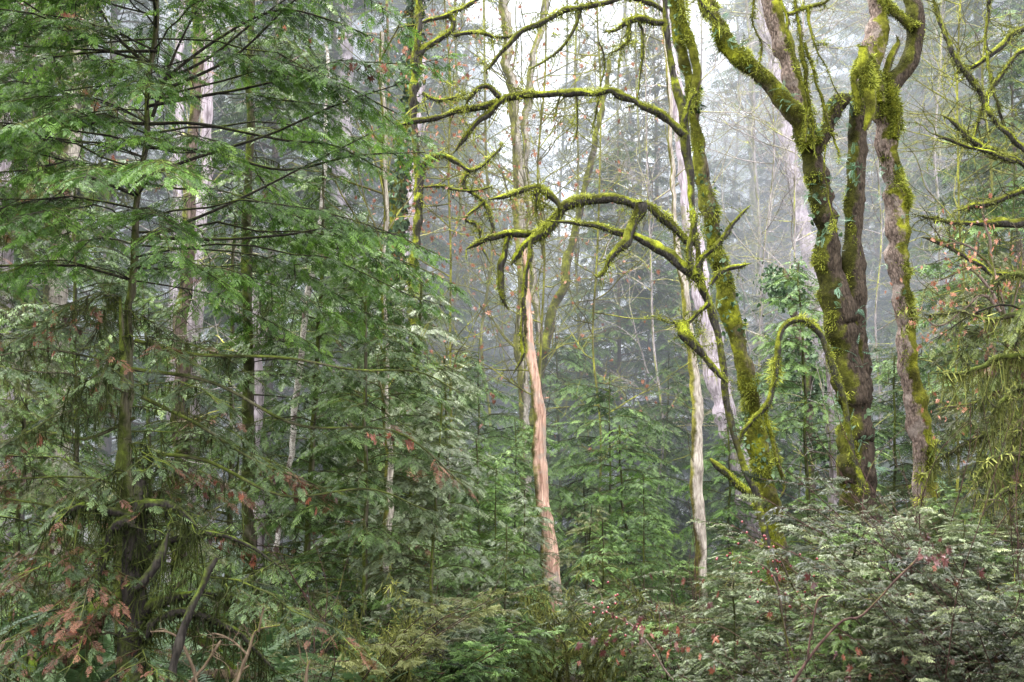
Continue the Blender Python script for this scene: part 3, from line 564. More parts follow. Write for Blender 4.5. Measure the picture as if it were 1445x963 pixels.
# M ivy trunk + grey trunk beside
rt, pp = treepx('ivy_clad_tree', 'leafy ivy-wrapped trunk beside the plain grey one, left of the mossy arches', [(548, 900, 18), (546, 700, 18), (546, 600, 18), (549, 500, 20), (553, 400, 20), (560, 300, 18), (572, 200, 16), (582, 100, 16), (590, 0, 14), (594, -40, 12)], 17, 'mossy', dens=300); ivy_on(rt, pp, 5200, .075, 5, 2.0, patch=-.3); add_twigs(rt, pp, 12, .9, .008, 'mosstwig', seed=7, leaf=60)
rt, pp = treepx('grey_tree', 'plain grey trunk close against the ivy-wrapped trunk', [(548, 900, 20), (552, 780, 20), (556, 650, 19), (560, 540, 19), (565, 450, 18), (572, 360, 16), (580, 260, 14), (588, 160, 12), (592, 60, 11), (594, -30, 10)], 18.5, 'grey'); add_twigs(rt, pp, 10, 1.4, .01, seed=8)
# birch, thin white
rt, pp = treepx('birch_tree', 'thin peeling white birch stem broken off near the middle of the left thicket', [(385, 870, 10), (386, 800, 9), (400, 700, 8), (414, 600, 8), (420, 540, 9), (428, 480, 8), (435, 430, 9), (441, 380, 8), (449, 330, 7), (455, 290, 6), (460, 200, 5), (462, 60, 4)], 11.6, 'birch')
for (n_, x_, pts_, d_, m_, lab) in [
    ('grey_tree', 0, [(272, 900, 24), (272, 700, 24), (270, 520, 23), (275, 450, 22), (280, 380, 22), (286, 280, 19), (290, 150, 16), (290, -30, 14)], 13.5, 'grey', 'pale grey trunk behind the dark hemlock stem, split down one side'),
    ('brown_tree', 0, [(252, 900, 22), (254, 700, 22), (256, 500, 20), (262, 380, 19), (270, 250, 18), (276, 100, 15), (280, -30, 13)], 13.2, 'brown', 'dull brown trunk standing against the pale split trunk'),
    ('grey_tree', 0, [(242, 900, 16), (243, 600, 15), (245, 450, 14), (247, 330, 14), (252, 200, 12), (256, -30, 10)], 20, 'grey', 'narrowest grey trunk showing left of the dull brown one'),
    ('maple_tree', 0, [(75, 900, 36), (78, 700, 34), (80, 420, 33), (88, 330, 30), (96, 240, 27), (104, 160, 22), (112, 60, 18), (118, -30, 15)], 19, 'pale', 'old pale trunk with yellow moss beyond the hemlock, at the upper left'),
    ('grey_tree', 0, [(2, 900, 24), (4, 700, 24), (6, 480, 22), (6, 340, 20), (6, 250, 22), (10, 100, 18), (12, -30, 15)], 17, 'grey', 'leftmost grey trunk, cut by the edge of the view'),
    ('brown_tree', 0, [(468, 950, 46), (468, 760, 44), (470, 600, 40), (472, 450, 36), (478, 330, 30), (484, 200, 26), (488, 80, 20), (490, -30, 18)], 24, 'grey', 'broad mauve-grey trunk behind the white birch stem'),
    ('stub_tree', 0, [(358, 900, 27), (358, 800, 24), (362, 700, 20), (360, 600, 18), (358, 400, 14)], 12, 'grey', 'grey trunk low in the left thicket beside a tan stump'),
    ('slender_tree', 0, [(543, 980, 14), (544, 860, 13), (541, 800, 14), (548, 720, 13), (545, 600, 10), (542, 400, 8), (541, 280, 9), (541, 160, 8), (540, 50, 6)], 11.5, 'pale', 'thin mottled trunk under the layered pale sprays'),
    ('dark_tree', 0, [(715, 800, 16), (716, 700, 18), (713, 600, 18), (713, 500, 14), (710, 400, 10), (712, 300, 8)], 30, 'brown', 'dark misty trunk between the grey trunk and the yellow-mossed one'),
    ('dark_tree', 0, [(648, 760, 12), (650, 600, 12), (652, 400, 10), (655, 200, 8), (655, -20, 6)], 34, 'brown', 'faint dark trunk deep in the mist left of centre'),
    ('grey_tree', 0, [(1176, 820, 14), (1176, 740, 14), (1174, 640, 12), (1170, 500, 10)], 15, 'grey', 'short length of mauve trunk low beside the big maple'),
    ('misty_tree', 0, [(1072, 640, 12), (1072, 450, 11), (1064, 250, 9), (1060, 50, 7)], 32, 'pale', 'faint thin trunk among bare twigs, right of the thick moss-wrapped trunk'),
    ('misty_tree', 0, [(908, 640, 9), (900, 400, 8), (890, 200, 7), (880, 0, 6)], 40, 'grey', 'palest far trunk under the second arch'),
    ]:
    rt, pp = treepx(n_, lab, pts_, d_, m_)
    add_twigs(rt, pp, 12, 1.2, .01, 'mosstwig' if m_ == 'pale' else 'twig', seed=int(pts_[0][0]), t0=.4)
    if lab.startswith('old pale'):
        mm = MB(); fuzz(mm, pp[len(pp)//3:], 420, .1, .035, .5, .2, patch=.0, seed=9)
        col = []; b_ = MB(); twigs(b_, pp[len(pp)//3:], 26, 1.6, .02, 5, 2, np.random.default_rng(5), .03, 1.3, 0, col, .16); part('mossy_branches', b_, M['mossy'], rt)
        for q in col: fuzz(mm, q, 2600, .09, .03, .6, .2)
        part('moss', mm, M['moss_yel'], rt)

# ------------------------------------------------------------------ conifers
def limb_path(o, az, L, up, droop, n=9, rng=R, wig=.03):
    t = np.linspace(0, 1, n); h = np.array([math.cos(az), math.sin(az), 0]); s = np.array([-h[1], h[0], 0])
    p = o+h*(L*t)[:, None]+np.array([0, 0, 1.])*(L*(up*t-droop*t**2))[:, None]+s*(L*wig*rng.normal()*np.sin(t*2.5))[:, None]
    p[1:] += rng.normal(0, .008*L, (n-1, 3)); return p
def sprays_on(C, p, L, sprayL, rng, s0=.3, step=.1, tw=.35, side=58, two=True, dens=1.0, sag=.25):
    """two-level spray placement on a limb; C collects pos, fwd, up, size, tint and twig segments"""
    n = len(p); s = s0*L
    while s < L:
        f = s/L*(n-1); i = min(n-2, int(f)); o = p[i]+(p[i+1]-p[i])*(f-i); t = unit(p[i+1]-p[i]); s += step*rng.uniform(.6, 1.4)/dens
        sg = 1 if rng.random() < .5 else -1
        a = math.radians(side+rng.uniform(-12, 12))*sg; lat = np.array([-t[1], t[0], 0]); d = unit(t*math.cos(a)+lat*math.sin(a)+np.array([0, 0, -sag*rng.uniform(.2, 1.6)]))
        rel = min(1, s/L); tl = tw*(1.15-rel)**.6*rng.uniform(.55, 1.15)*min(1, .45+1.4*rel)
        tint = rng.normal(.5, .13)
        if not two: C['p'].append(o); C['f'].append(d); C['s'].append(max(tl, sprayL*.8)); C['t'].append(tint); continue
        C['w'].append((o, o+d*tl+np.array([0, 0, -.1*tl])))
        k = max(1, int(tl/(sprayL*.42)))
        for j in range(k+1):
            u = (j+.4)/(k+.4); b = math.radians(48+rng.uniform(-14, 14))*(1 if j % 2 else -1) if j < k else 0
            la = unit(np.cross([0, 0, 1.], d)); dd = unit(d*math.cos(b)+la*math.sin(b)+np.array([0, 0, -.18*rng.uniform(0, 2)]))
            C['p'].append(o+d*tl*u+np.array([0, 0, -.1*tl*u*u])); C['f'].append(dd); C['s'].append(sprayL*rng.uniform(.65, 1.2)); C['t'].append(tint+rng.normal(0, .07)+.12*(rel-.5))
    t = unit(p[-1]-p[-2]); C['p'].append(p[-1]); C['f'].append(t); C['s'].append(sprayL*1.1); C['t'].append(.6)
def newC(): return dict(p=[], f=[], s=[], t=[], w=[])
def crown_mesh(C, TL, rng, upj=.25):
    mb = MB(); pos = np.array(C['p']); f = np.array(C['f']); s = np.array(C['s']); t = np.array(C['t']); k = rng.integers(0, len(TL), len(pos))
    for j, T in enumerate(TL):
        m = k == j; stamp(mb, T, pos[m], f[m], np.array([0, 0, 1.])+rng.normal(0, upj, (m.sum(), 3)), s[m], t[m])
    return mb
def conifer(trunk, limbs, seed, TL, sprayL, step, tw, s0=.3, lr=.012, sides=10, two=True, dens=1., sag=.25, wood_sides=5, wig=.03, upj=.25, thin=1.0, amp=.08):
    """trunk: (n,4) xyz r. limbs: list of (origin, az, L, up, droop). returns wood MB, crown MB, C"""
    rng = np.random.default_rng(seed); wood = MB(); tube(wood, trunk[:, :3], trunk[:, 3], sides, amp, 3, seed); C = newC()
    for (o, az, L, up, dr) in limbs:
        p = limb_path(o, az, L, up, dr, 9, rng, wig); tube(wood, p, np.linspace(lr*(.5+.5*L/2), .0025, 9), wood_sides, cap=False, tint=.3)
        sprays_on(C, p, L, sprayL, rng, s0 if np.isscalar(s0) else rng.uniform(*s0), step, tw, two=two, dens=dens, sag=sag)
    for a, b in C['w']:
        m = .5*(a+b)+[0, 0, .02*np.linalg.norm(b-a)]; tube(wood, np.array([a, m, b]), [.004*thin, .003*thin, .0015*thin], 3, cap=False)
    return wood, crown_mesh(C, TL, rng, upj), C
def std_limbs(H, z0, Lmax, n, rng, shape=.8, up=(.1, .35), droop=(.25, .55), ragged=.3, off=0):
    out = []
    for k in range(n):
        u = (k+rng.random())/n; z = z0+(H-z0)*u**.9; L = Lmax*((1-u)**shape*.92+.08)*(1-ragged*rng.random())*min(1, .55+2.5*u)
        out.append((np.array([0, 0, z+off]), rng.uniform(0, 2*np.pi), L, rng.uniform(*up)+.25*u, rng.uniform(*droop)))
    return out
# far prototypes -----------------------------------------------------
def proto(H, z0, Lmax, n, seed, mode, matc, shape=.8):
    rng = np.random.default_rng(seed); tr = np.column_stack([rng.normal(0, .02, 24).cumsum()*.4, rng.normal(0, .02, 24).cumsum()*.4, np.linspace(-.6, H, 24), np.linspace(H*.0085, .01, 24)])
    L = std_limbs(H, z0, Lmax, n, rng, shape)
    if mode == 'far': w, c, C = conifer(tr, L, seed, SP_FAR, .66, .15, .9, .08, .025, 8, False, 1.15, .35, 3, thin=3)
    elif mode == 'mid': w, c, C = conifer(tr, L, seed, SP_MID, .25, .115, .62, .12, .018, 10, True, 1.25, .3, 4, thin=1.6)
    else: w, c, C = conifer(tr, L, seed, SP_FINE, .135, .066, .36, (.12, .3), .008, 8, True, 1., .22, 4, thin=.8)
    return w.mesh('conifer_trunk', M[{'far': 'grey', 'mid': 'brown', 'sap': 'hemtrunk'}[mode]], True), c.mesh('conifer_crown', M[matc]), H
FARP = [proto(24, 1, 3.8, 260, 201, 'far', 'hem_mid'), proto(27, 2, 3.4, 260, 202, 'far', 'hem_mid', .6), proto(22, 1, 4.2, 250, 203, 'far', 'hem_mid', .9), proto(28, 4, 3.6, 240, 204, 'far', 'hem_mid', .5)]
MIDP = [proto(12, .8, 2.6, 130, 211, 'mid', 'hem_dark'), proto(9, .4, 2.3, 120, 212, 'mid', 'hem_mid'), proto(10, .6, 2.4, 110, 213, 'mid', 'hem_dark', .7)]
SAPP = [proto(3.6, .15, 1.15, 72, 221, 'sap', 'hem_mid'), proto(2.6, .1, .95, 60, 222, 'sap', 'hem_bright'), proto(3.0, .15, 1.1, 60, 223, 'sap', 'hem_pale', .7)]
def place(pr, name, label, group, x, y, s=1., rz=None, zoff=0., sxy=1., cat='tree', mat=None, tilt=0):
    w, c, H = pr; t = root(name, (x, y, float(gz(x, y))+zoff), label, cat, group); t.scale = (s*sxy, s*sxy, s); t.rotation_euler = (tilt*R.normal(), tilt*R.normal(), R.uniform(0, 6.28) if rz is None else rz)
    link('trunk', w, t); k = link('crown', c, t)
    if mat: k.material_slots[0].link = 'OBJECT'; k.material_slots[0].material = M[mat]
    return t
def broad(H, Lmax, n, seed, matc):
    rng = np.random.default_rng(seed); tr = np.column_stack([rng.normal(0, .02, 16).cumsum()*.4, rng.normal(0, .02, 16).cumsum()*.4, np.linspace(-.4, H, 16), np.linspace(H*.009, .006, 16)]); L = []
    for k in range(n):
        u = (k+rng.random())/n; L.append((np.array([0, 0, .15+(H-.3)*u]), rng.uniform(0, 6.28), Lmax*(1-.75*u**1.4)*rng.uniform(.45, 1.1), rng.uniform(.05, .4), rng.uniform(.2, .6)))
    w, c, C = conifer(tr, L, seed, SP_MID, .19, .085, .55, (.1, .3), .012, 8, True, 1.1, .25, 4, thin=1.1)
    return w.mesh('conifer_trunk', M['hemtrunk'], True), c.mesh('conifer_crown', M[matc]), H
BRP = [broad(5.2, 2.5, 62, 231, 'hem_fresh'), broad(4.4, 2.2, 54, 232, 'hem_fresh')]
R = np.random.default_rng(99)
def xat(px, d): return (px-722.5)/F*d
# far wall of forest (tops low in the middle, where sky shows)
for row, (d, n) in enumerate([(88, 24), (72, 20), (58, 16), (46, 12), (36, 9)]):
    for k in range(n):
        px = -120+1690*(k+R.uniform(.15, .85))/n; dd = d+R.uniform(-6, 6)
        mid = math.exp(-((px-800)/240)**2)
        if d < 40 and 600 < px < 1060: continue
        if 40 < d < 56 and 700 < px < 930: continue
        s = R.uniform(.8, 1.15)*(1-.36*mid)*(1.0 if d > 50 else .9)
        if d >= 56 and 760 < px < 1130: s *= .86
        place(FARP[R.integers(4)], 'conifer_tree', 'tall misty conifer in the far wall of forest', 'misty conifers of the far forest wall', xat(px, dd), dd, s)
# middle distance hemlocks
for (px, d, i, s, lab, mt) in [
    (932, 27, 0, 1.05, 'misty hemlock with a straight dark trunk, inside the arches', None), (840, 33, 0, 1.15, 'broad misty hemlock behind the arched branches', None),
    (1015, 30, 2, 1.0, 'misty hemlock behind the mauve leaning trunk', None), (668, 30, 1, 1.05, 'misty hemlock left of the yellow-mossed trunk', None),
    (600, 27, 0, 1.0, 'hazy hemlock behind the grey trunk', 'hem_mid'), (560, 36, 2, 1.4, 'tall hazy hemlock above the ivy-wrapped trunk', None), (740, 38, 1, 1.2, 'hazy hemlock behind the cedar trunk', None),
    (875, 24, 1, 1.0, 'green-grey hemlock filling the hollow under the second arch', 'hem_mid'), (980, 23, 0, .62, 'squat green hemlock behind the slender pale trunk', 'hem_fresh'), (1110, 33, 0, .95, 'hazy hemlock behind the bare twigs', None), (1400, 26, 0, 1.25, 'tall green hemlock behind the mossy limbs on the right', 'hem_mid'), (1335, 32, 2, 1.4, 'tall hazy hemlock right of the slimmer maple', 'hem_mid'),
    (1445, 20, 1, 1.0, 'hemlock at the right border', 'hem_mid'), (470, 25, 0, 1.35, 'tall green hemlock above the white birch', 'hem_mid'), (380, 22, 2, 1.3, 'green hemlock behind the split pale trunk', 'hem_mid'),
    (150, 24, 0, 1.35, 'green hemlock behind the old pale trunk', 'hem_mid'), (30, 20, 1, 1.3, 'green hemlock behind the leftmost trunk', 'hem_mid'), (300, 29, 0, 1.5, 'tall hemlock filling the gap behind the black-limbed hemlock', 'hem_mid'),
    (-60, 16, 2, 1., 'hemlock just outside the left border', 'hem_mid'), (1240, 30, 1, 1.2, 'hazy hemlock between the two maples', None)]:
    place(MIDP[i], 'hemlock_tree', lab, None, xat(px, d), d, s, mat=mt)
for (px, d, i, s, lab, mt) in [
    (672, 17.5, 0, .85, 'broad-boughed young hemlock between the grey trunk and the yellow-mossed trunk', None), (862, 17.0, 1, .85, 'broad-boughed bright hemlock right of the cedar trunk', None), (925, 19.5, 0, .95, 'broad-boughed hemlock under the second arch, left of the slender pale trunk', 'hem_mid'),
    (800, 21.5, 0, 1.1, 'broad misty hemlock straight behind the cedar trunk', None), (1015, 21, 1, 1.0, 'broad-boughed hemlock behind the leaning trunks', 'hem_mid'), (615, 20, 1, 1.2, 'broad hemlock behind the foot of the grey trunk', 'hem_mid'), (725, 15.2, 1, .62, 'low broad-boughed hemlock left of the cedar foot', None),
    (1150, 19, 0, .95, 'broad-boughed hemlock behind the ivy-covered snag', 'hem_mid'), (1270, 18, 1, .95, 'broad-boughed hemlock seen between the two maples', 'hem_mid'), (1395, 17, 0, 1.1, 'broad green hemlock behind the rusty-leaved shrub maple', None), (890, 25, 0, 1.35, 'broad grey-green hemlock deep in the hollow', 'hem_mid'), (745, 27, 1, 1.5, 'broad misty hemlock behind the yellow-mossed trunk', 'hem_mid'), (1090, 25, 0, 1.3, 'broad misty hemlock behind the thick moss-wrapped trunk', 'hem_mid')]:
    place(BRP[i], 'hemlock_tree', lab, None, xat(px, d), d, s, mat=mt, tilt=.05)
# young hemlocks in the hollow
for (px, d, i, s, lab, mt) in [
    (660, 22, 0, 1.05, 'hazy young hemlock deep in the hollow', 'hem_mid'),
    (828, 17, 2, .85, 'thin brown-tipped sapling against the cedar trunk', 'hem_olive'), (640, 14.5, 2, 1.05, 'pale layered sapling left of centre', 'hem_pale'), (585, 13, 2, 1.2, 'tall pale layered sapling near the ivy-wrapped trunk', 'hem_pale'),
    (690, 13, 1, .8, 'small green sapling in the lower middle', 'hem_fresh'), (812, 12.5, 2, .5, 'low olive sapling at the foot of the cedar', 'hem_olive'), (890, 15.5, 1, 1.0, 'green sapling below the slender trunk', 'hem_bright'),
    (1020, 16.5, 1, 1.1, 'bright sapling beside the foot of the slender trunk', 'hem_bright'), (1140, 15, 0, 1., 'hemlock sapling between the leaning trunk and the big maple', 'hem_fresh'), (1250, 15.5, 1, 1.1, 'hemlock sapling between the maple trunks', 'hem_mid'),
    (1360, 14.5, 0, 1., 'sapling under the moss-hung limbs on the right', 'hem_olive'), (520, 10.5, 0, .95, 'hemlock sapling under the long low limbs', 'hem_mid'), (430, 11.5, 0, 1.2, 'hemlock sapling at the foot of the birch', 'hem_mid'), (610, 10.5, 2, .75, 'pale low sapling at the bottom left of centre', 'hem_pale'),
    (650, 11.2, 0, .42, 'small feathery sapling at the bottom, left of the cedar foot', 'hem_fresh'), (715, 10.4, 1, .5, 'knee-high feathery sapling at the bottom centre', 'hem_mid'), (745, 12.2, 2, .55, 'low pale sapling beside the cedar foot', 'hem_pale'),
    (845, 11.6, 1, .55, 'feathery low sapling right of the cedar foot', 'hem_fresh'), (700, 12.6, 0, .5, 'low green sapling in the hollow before the yellow-mossed trunk', 'hem_bright'), (625, 12.3, 2, .62, 'pale drooping sapling at the bottom', 'hem_pale'), (905, 12.4, 0, .45, 'low green sapling at the edge of the bank', 'hem_fresh'),
    (330, 13, 0, 1.2, 'hemlock sapling behind the leaning dead stick', 'hem_mid'), (120, 13, 0, 1.25, 'hemlock sapling behind the moss-hung stem', 'hem_mid'), (20, 11.5, 1, 1.2, 'hemlock sapling at the left border', 'hem_mid'), (1060, 19, 0, 1.2, 'hazy sapling behind the leaning trunk', 'hem_fresh'),
    (555, 16, 0, 1.3, 'hemlock sapling against the ivy-wrapped trunk', 'hem_mid'), (480, 15, 0, 1.35, 'hemlock sapling behind the birch', 'hem_mid'), (230, 16, 0, 1.3, 'hemlock sapling behind the dull brown trunk', 'hem_mid'), (790, 24, 0, 1.3, 'misty sapling behind the cedar', 'hem_mid')]:
    place(SAPP[i], 'hemlock_sapling', lab, None, xat(px, d), d, s, mat=mt, cat='young tree', tilt=.04)

# ---- hero hemlock
def hero(name, label, pts, d, limbs_n, Lr, zr, seed, matc, s0=(.3, .55), up=(.0, .35), droop=(.15, .45), trunkmat='hemtrunk', sprayL=.125, step=.055, tw=.40, az=None, moss=0, extra=(), sag=.22, limbmat=None, dens=1, bare=0, dead=0):
    rng = np.random.default_rng(seed); b = P(pts[0][0], pts[0][1], d); rt = root(name, (b[0], b[1], float(gz(b[0], b[1]))), label, 'tree')
    tr = pathpx(pts, d, .08, .02, seed); tr = np.vstack([[tr[0, 0], tr[0, 1], min(tr[0, 2], float(gz(b[0], b[1]))-.1), tr[0, 3]*1.1], tr])
    limbs = []
    for k in range(limbs_n):
        z = zr[0]+(zr[1]-zr[0])*(k+rng.random())/limbs_n; i = np.argmin(abs(tr[:, 2]-z)); a = (rng.uniform(0, 2*np.pi) if k % 3 else rng.uniform(-2.5, -.6)) if az is None else rng.uniform(*az)
        u = (z-zr[0])/(zr[1]-zr[0]); L = rng.uniform(*Lr)*(1-.25*u)*(1 if k % 3 or az is not None else .6); limbs.append((tr[i, :3].copy(), a, L, rng.uniform(*up)+.12*u, rng.uniform(*droop)))
    wood = MB(); tube(wood, tr[:, :3], tr[:, 3], 12, .12, 4, seed); part('trunk', wood, M[trunkmat], rt, True)
    lw = MB(); C = newC(); mm = MB()
    ex = [pathpx(e, d, .08)[:, :3] for e in extra]
    for (o, a, L, u_, dr) in limbs:
        p = limb_path(o, a, L, u_, dr, 9, rng); tube(lw, p, np.linspace(.0085*L/2, .0025, 9), 6, cap=False); sprays_on(C, p, L, sprayL, rng, rng.uniform(*s0), step, tw, sag=sag, dens=dens)
        if moss: q = np.column_stack([p, np.full(len(p), .012)]); drape(mm, resample(q[:7], .03), moss, .2)
    if bare:
        for (o, a, L, u_, dr) in limbs:
            p = limb_path(o, a, L*.8, u_, dr, 9, rng); twigs(lw, np.column_stack([p, np.full(9, .006)]), bare, .4, .004, 3, 2, rng, -.04, 1.1, .1)
    for e in ex:
        L = np.linalg.norm(np.diff(e, axis=0), axis=1).sum(); tube(lw, e, np.linspace(.013, .004, len(e)), 6, cap=False); sprays_on(C, e, L, sprayL, rng, rng.uniform(.5, .65), step, tw, sag=sag)
    for a, b_ in C['w']: tube(lw, np.array([a, .5*(a+b_)+[0, 0, .01], b_]), [.0035, .0025, .0015], 3, cap=False)
    part('branches', lw, M[limbmat or 'black'], rt, True); 
    if dead:
        pp_ = np.array(C['p']); kk = (vnoise(pp_*2.3, seed) > .42-dead*.3) & (rng.random(len(pp_)) < .35+dead*.4); sub = lambda q: {k: [C[k][i] for i in np.where(q)[0]] for k in 'pfst'}
        part('dead_sprays', crown_mesh(sub(kk), SP_FINE, rng, .5), M['dead_needles'], rt); part('crown', crown_mesh(sub(~kk), SP_FINE, rng, .3), M[matc], rt)
    else: part('crown', crown_mesh(C, SP_FINE, rng, .3), M[matc], rt)
    if mm.n: part('moss', mm, M['moss_dark'], rt)
    return rt, C, tr
EX = [[(215, 120, 5), (290, 85, 5), (360, 30, 4), (430, -20, 3)], [(210, 175, 6), (280, 175, 5), (400, 198, 4), (470, 205, 3), (540, 240, 3)], [(205, 250, 6), (270, 225, 5), (380, 190, 5), (470, 150, 4), (560, 120, 3)],
      [(206, 208, 5), (300, 215, 5), (400, 240, 4), (500, 220, 3), (600, 215, 3)], [(203, 175, 5), (150, 172, 5), (70, 185, 4), (-20, 208, 3)], [(222, 72, 5), (120, 75, 4), (20, 90, 3)], [(205, 90, 5), (160, 45, 4), (120, -30, 3)],
      [(195, 340, 7), (260, 315, 6), (330, 285, 5), (420, 240, 4), (520, 190, 3)], [(200, 335, 5), (300, 338, 5), (400, 332, 5), (470, 322, 4), (560, 330, 3)], [(190, 275, 5), (130, 252, 4), (60, 240, 4), (-20, 245, 3)],
      [(215, 165, 4), (245, 80, 4), (275, 20, 3), (300, -20, 2)], [(225, 130, 4), (330, 80, 4), (410, 5, 4), (450, -20, 2)], [(210, 130, 5), (300, 60, 5), (390, 15, 4), (470, 30, 3), (540, 60, 3)], [(208, 150, 5), (330, 128, 5), (450, 110, 4), (560, 160, 3)]]
hr, HC, htr = hero('hemlock_tree', 'young hemlock with long straight black limbs and bright green needles, filling the upper left', [(172, 900, 24), (172, 760, 22), (176, 640, 19), (180, 520, 17), (184, 420, 13), (191, 340, 11), (198, 260, 10), (204, 180, 9), (212, 100, 8), (219, 20, 9), (226, -80, 9), (234, -200, 8), (244, -400, 6), (250, -620, 4)], 9,
     150, (1.4, 2.35), (2.9, 8.2), 301, 'hem_bright', extra=EX, s0=(.18, .55), dens=1.5, bare=3)
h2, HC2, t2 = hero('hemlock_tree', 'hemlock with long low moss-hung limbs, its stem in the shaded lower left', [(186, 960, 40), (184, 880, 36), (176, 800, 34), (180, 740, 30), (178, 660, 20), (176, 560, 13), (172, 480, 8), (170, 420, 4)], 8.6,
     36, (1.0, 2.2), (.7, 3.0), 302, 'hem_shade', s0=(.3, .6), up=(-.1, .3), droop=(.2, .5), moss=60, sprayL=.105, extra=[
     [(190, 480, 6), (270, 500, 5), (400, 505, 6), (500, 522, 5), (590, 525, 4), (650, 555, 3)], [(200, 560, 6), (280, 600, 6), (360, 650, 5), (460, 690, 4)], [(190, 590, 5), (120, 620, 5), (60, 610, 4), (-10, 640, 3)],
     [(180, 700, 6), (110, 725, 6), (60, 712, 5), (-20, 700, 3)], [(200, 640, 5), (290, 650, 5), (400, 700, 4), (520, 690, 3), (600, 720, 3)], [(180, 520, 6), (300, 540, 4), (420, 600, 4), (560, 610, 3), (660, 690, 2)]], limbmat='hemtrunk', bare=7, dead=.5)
h3, HC3, t3 = hero('hemlock_tree', 'hemlock reaching in from the left border with fine drooping twigs', [(-60, 900, 24), (-55, 700, 22), (-50, 400, 18), (-44, 100, 12), (-40, -60, 8)], 9.6, 36, (1.2, 2.0), (.8, 5.2), 303, 'hem_olive', s0=(.2, .5), up=(.0, .3), droop=(.3, .6), moss=30, bare=5, dead=.3)
h4, HC4, t4 = hero('hemlock_tree', 'hemlock of drooping olive sprays behind the black-limbed hemlock, near the birch', [(350, 900, 20), (352, 700, 18), (350, 450, 15), (352, 200, 12), (356, -60, 8)], 11.5, 52, (1.0, 1.9), (.9, 6.0), 304, 'hem_mid', s0=(.25, .6), up=(.0, .35), droop=(.3, .6), moss=20, bare=8, dead=.5)

h5, HC5, t5 = hero('hemlock_tree', 'drooping yellow-green conifer with soft hanging sprays at the right border', [(1490, 900, 22), (1488, 700, 20), (1484, 500, 16), (1480, 380, 12), (1476, 260, 6)], 11.3, 24, (.7, 1.15), (.9, 3.3), 305, 'hem_yel', s0=(.1, .35), up=(.0, .2), droop=(.35, .8), az=(2.2, 5.0), sag=.9, dens=1.5, bare=4, dead=.7, extra=[
     [(1470, 520, 8), (1440, 500, 7), (1405, 520, 5), (1385, 560, 3)], [(1470, 610, 8), (1430, 590, 7), (1395, 620, 5), (1370, 670, 3)], [(1470, 450, 7), (1420, 430, 6), (1370, 445, 5), (1320, 480, 3)], [(1470, 690, 7), (1430, 680, 6), (1390, 710, 4), (1370, 740, 3)]])
# ---- big moss-draped stem, bottom left
rt = root('mossy_stump', P(185, 980, 8.4), 'twisted moss-draped dead stem with a cluster of low limbs, in the dark lower left', 'stump')
def ml(pts, dd, seed, **k):
    a = dict(name='branch', sides=10, amp=.3, wob=.03, dens=5000, ln=.04, w=.010, droop=1.0, seed=seed, drp=130, drl=.3, ntw=5, twL=.25, mossmat='moss_dark', topb=.1); a.update(k)
    return limb(rt, pts, 8.2+dd, 'black', **a)
ml([(190, 1000, 44), (192, 900, 38), (186, 820, 34), (190, 760, 30), (198, 710, 26), (200, 660, 20)], 0, 401, name='trunk', sides=18)
ml([(190, 740, 16), (170, 740, 14), (150, 760, 13), (140, 800, 10), (136, 840, 8)], -.1, 402)
ml([(195, 730, 14), (165, 728, 12), (130, 722, 10), (95, 728, 8), (60, 745, 5)], -.1, 403)
ml([(198, 715, 14), (225, 708, 13), (250, 722, 10), (275, 745, 7)], -.1, 404)
ml([(198, 800, 14), (215, 770, 12), (240, 760, 9), (300, 752, 7), (360, 770, 5), (400, 800, 3)], 0, 405)
ml([(196, 870, 18), (215, 858, 14), (250, 850, 11), (300, 842, 9), (345, 855, 7), (370, 880, 4)], 0, 406)
ml([(200, 900, 16), (225, 872, 12), (260, 862, 11), (310, 880, 9), (350, 915, 8), (380, 945, 6)], -.1, 407)
ml([(190, 830, 14), (210, 800, 12), (228, 770, 10), (236, 748, 7)], -.2, 408, drp=60)
rt = root('fallen_log', P(80, 950, 8), 'dark mossy log slanting up from the bottom edge to the moss-draped stem', 'log')
limb(rt, [(20, 955, 40), (70, 935, 44), (110, 905, 42), (135, 870, 36), (160, 850, 28)], 8.3, 'wood', name='log', sides=20, amp=.2, dens=3000, ln=.03, patch=.1, mossmat='moss_dark', seed=411)
rt = root('leaning_stick', P(245, 975, 7.8), 'thin broken stick leaning upright, crusted with green moss', 'stick')
limb(rt, [(238, 985, 14), (246, 940, 12), (262, 885, 11), (275, 850, 10), (292, 815, 9), (306, 790, 9), (309, 785, 6)], 7.8, 'black', name='stick', sides=10, amp=.25, dens=2000, mossmat='moss_dark', ln=.015, seed=412, ntw=3, twL=.12)
rt = root('dead_branch', P(350, 975, 8), 'tangle of bare tan dead twigs standing at the bottom edge', 'dead branch')
for k, v in enumerate([[(330, 975, 6), (350, 925, 5), (365, 890, 4), (400, 880, 2)], [(280, 985, 5), (268, 940, 5), (252, 905, 4), (232, 892, 3), (212, 893, 2)], [(310, 985, 5), (340, 950, 4), (352, 942, 3)], [(260, 970, 4), (300, 920, 4), (310, 905, 3)], [(430, 985, 4), (433, 950, 4), (437, 930, 2)], [(365, 892, 4), (372, 870, 3), (376, 855, 2)], [(350, 925, 4), (320, 900, 3), (300, 895, 2)]]):
    limb(rt, v, 7.9, 'tan', name='twig', sides=6, amp=.1, wob=.02, ntw=5, twL=.18, twr=.003, seed=420+k, lev=2)
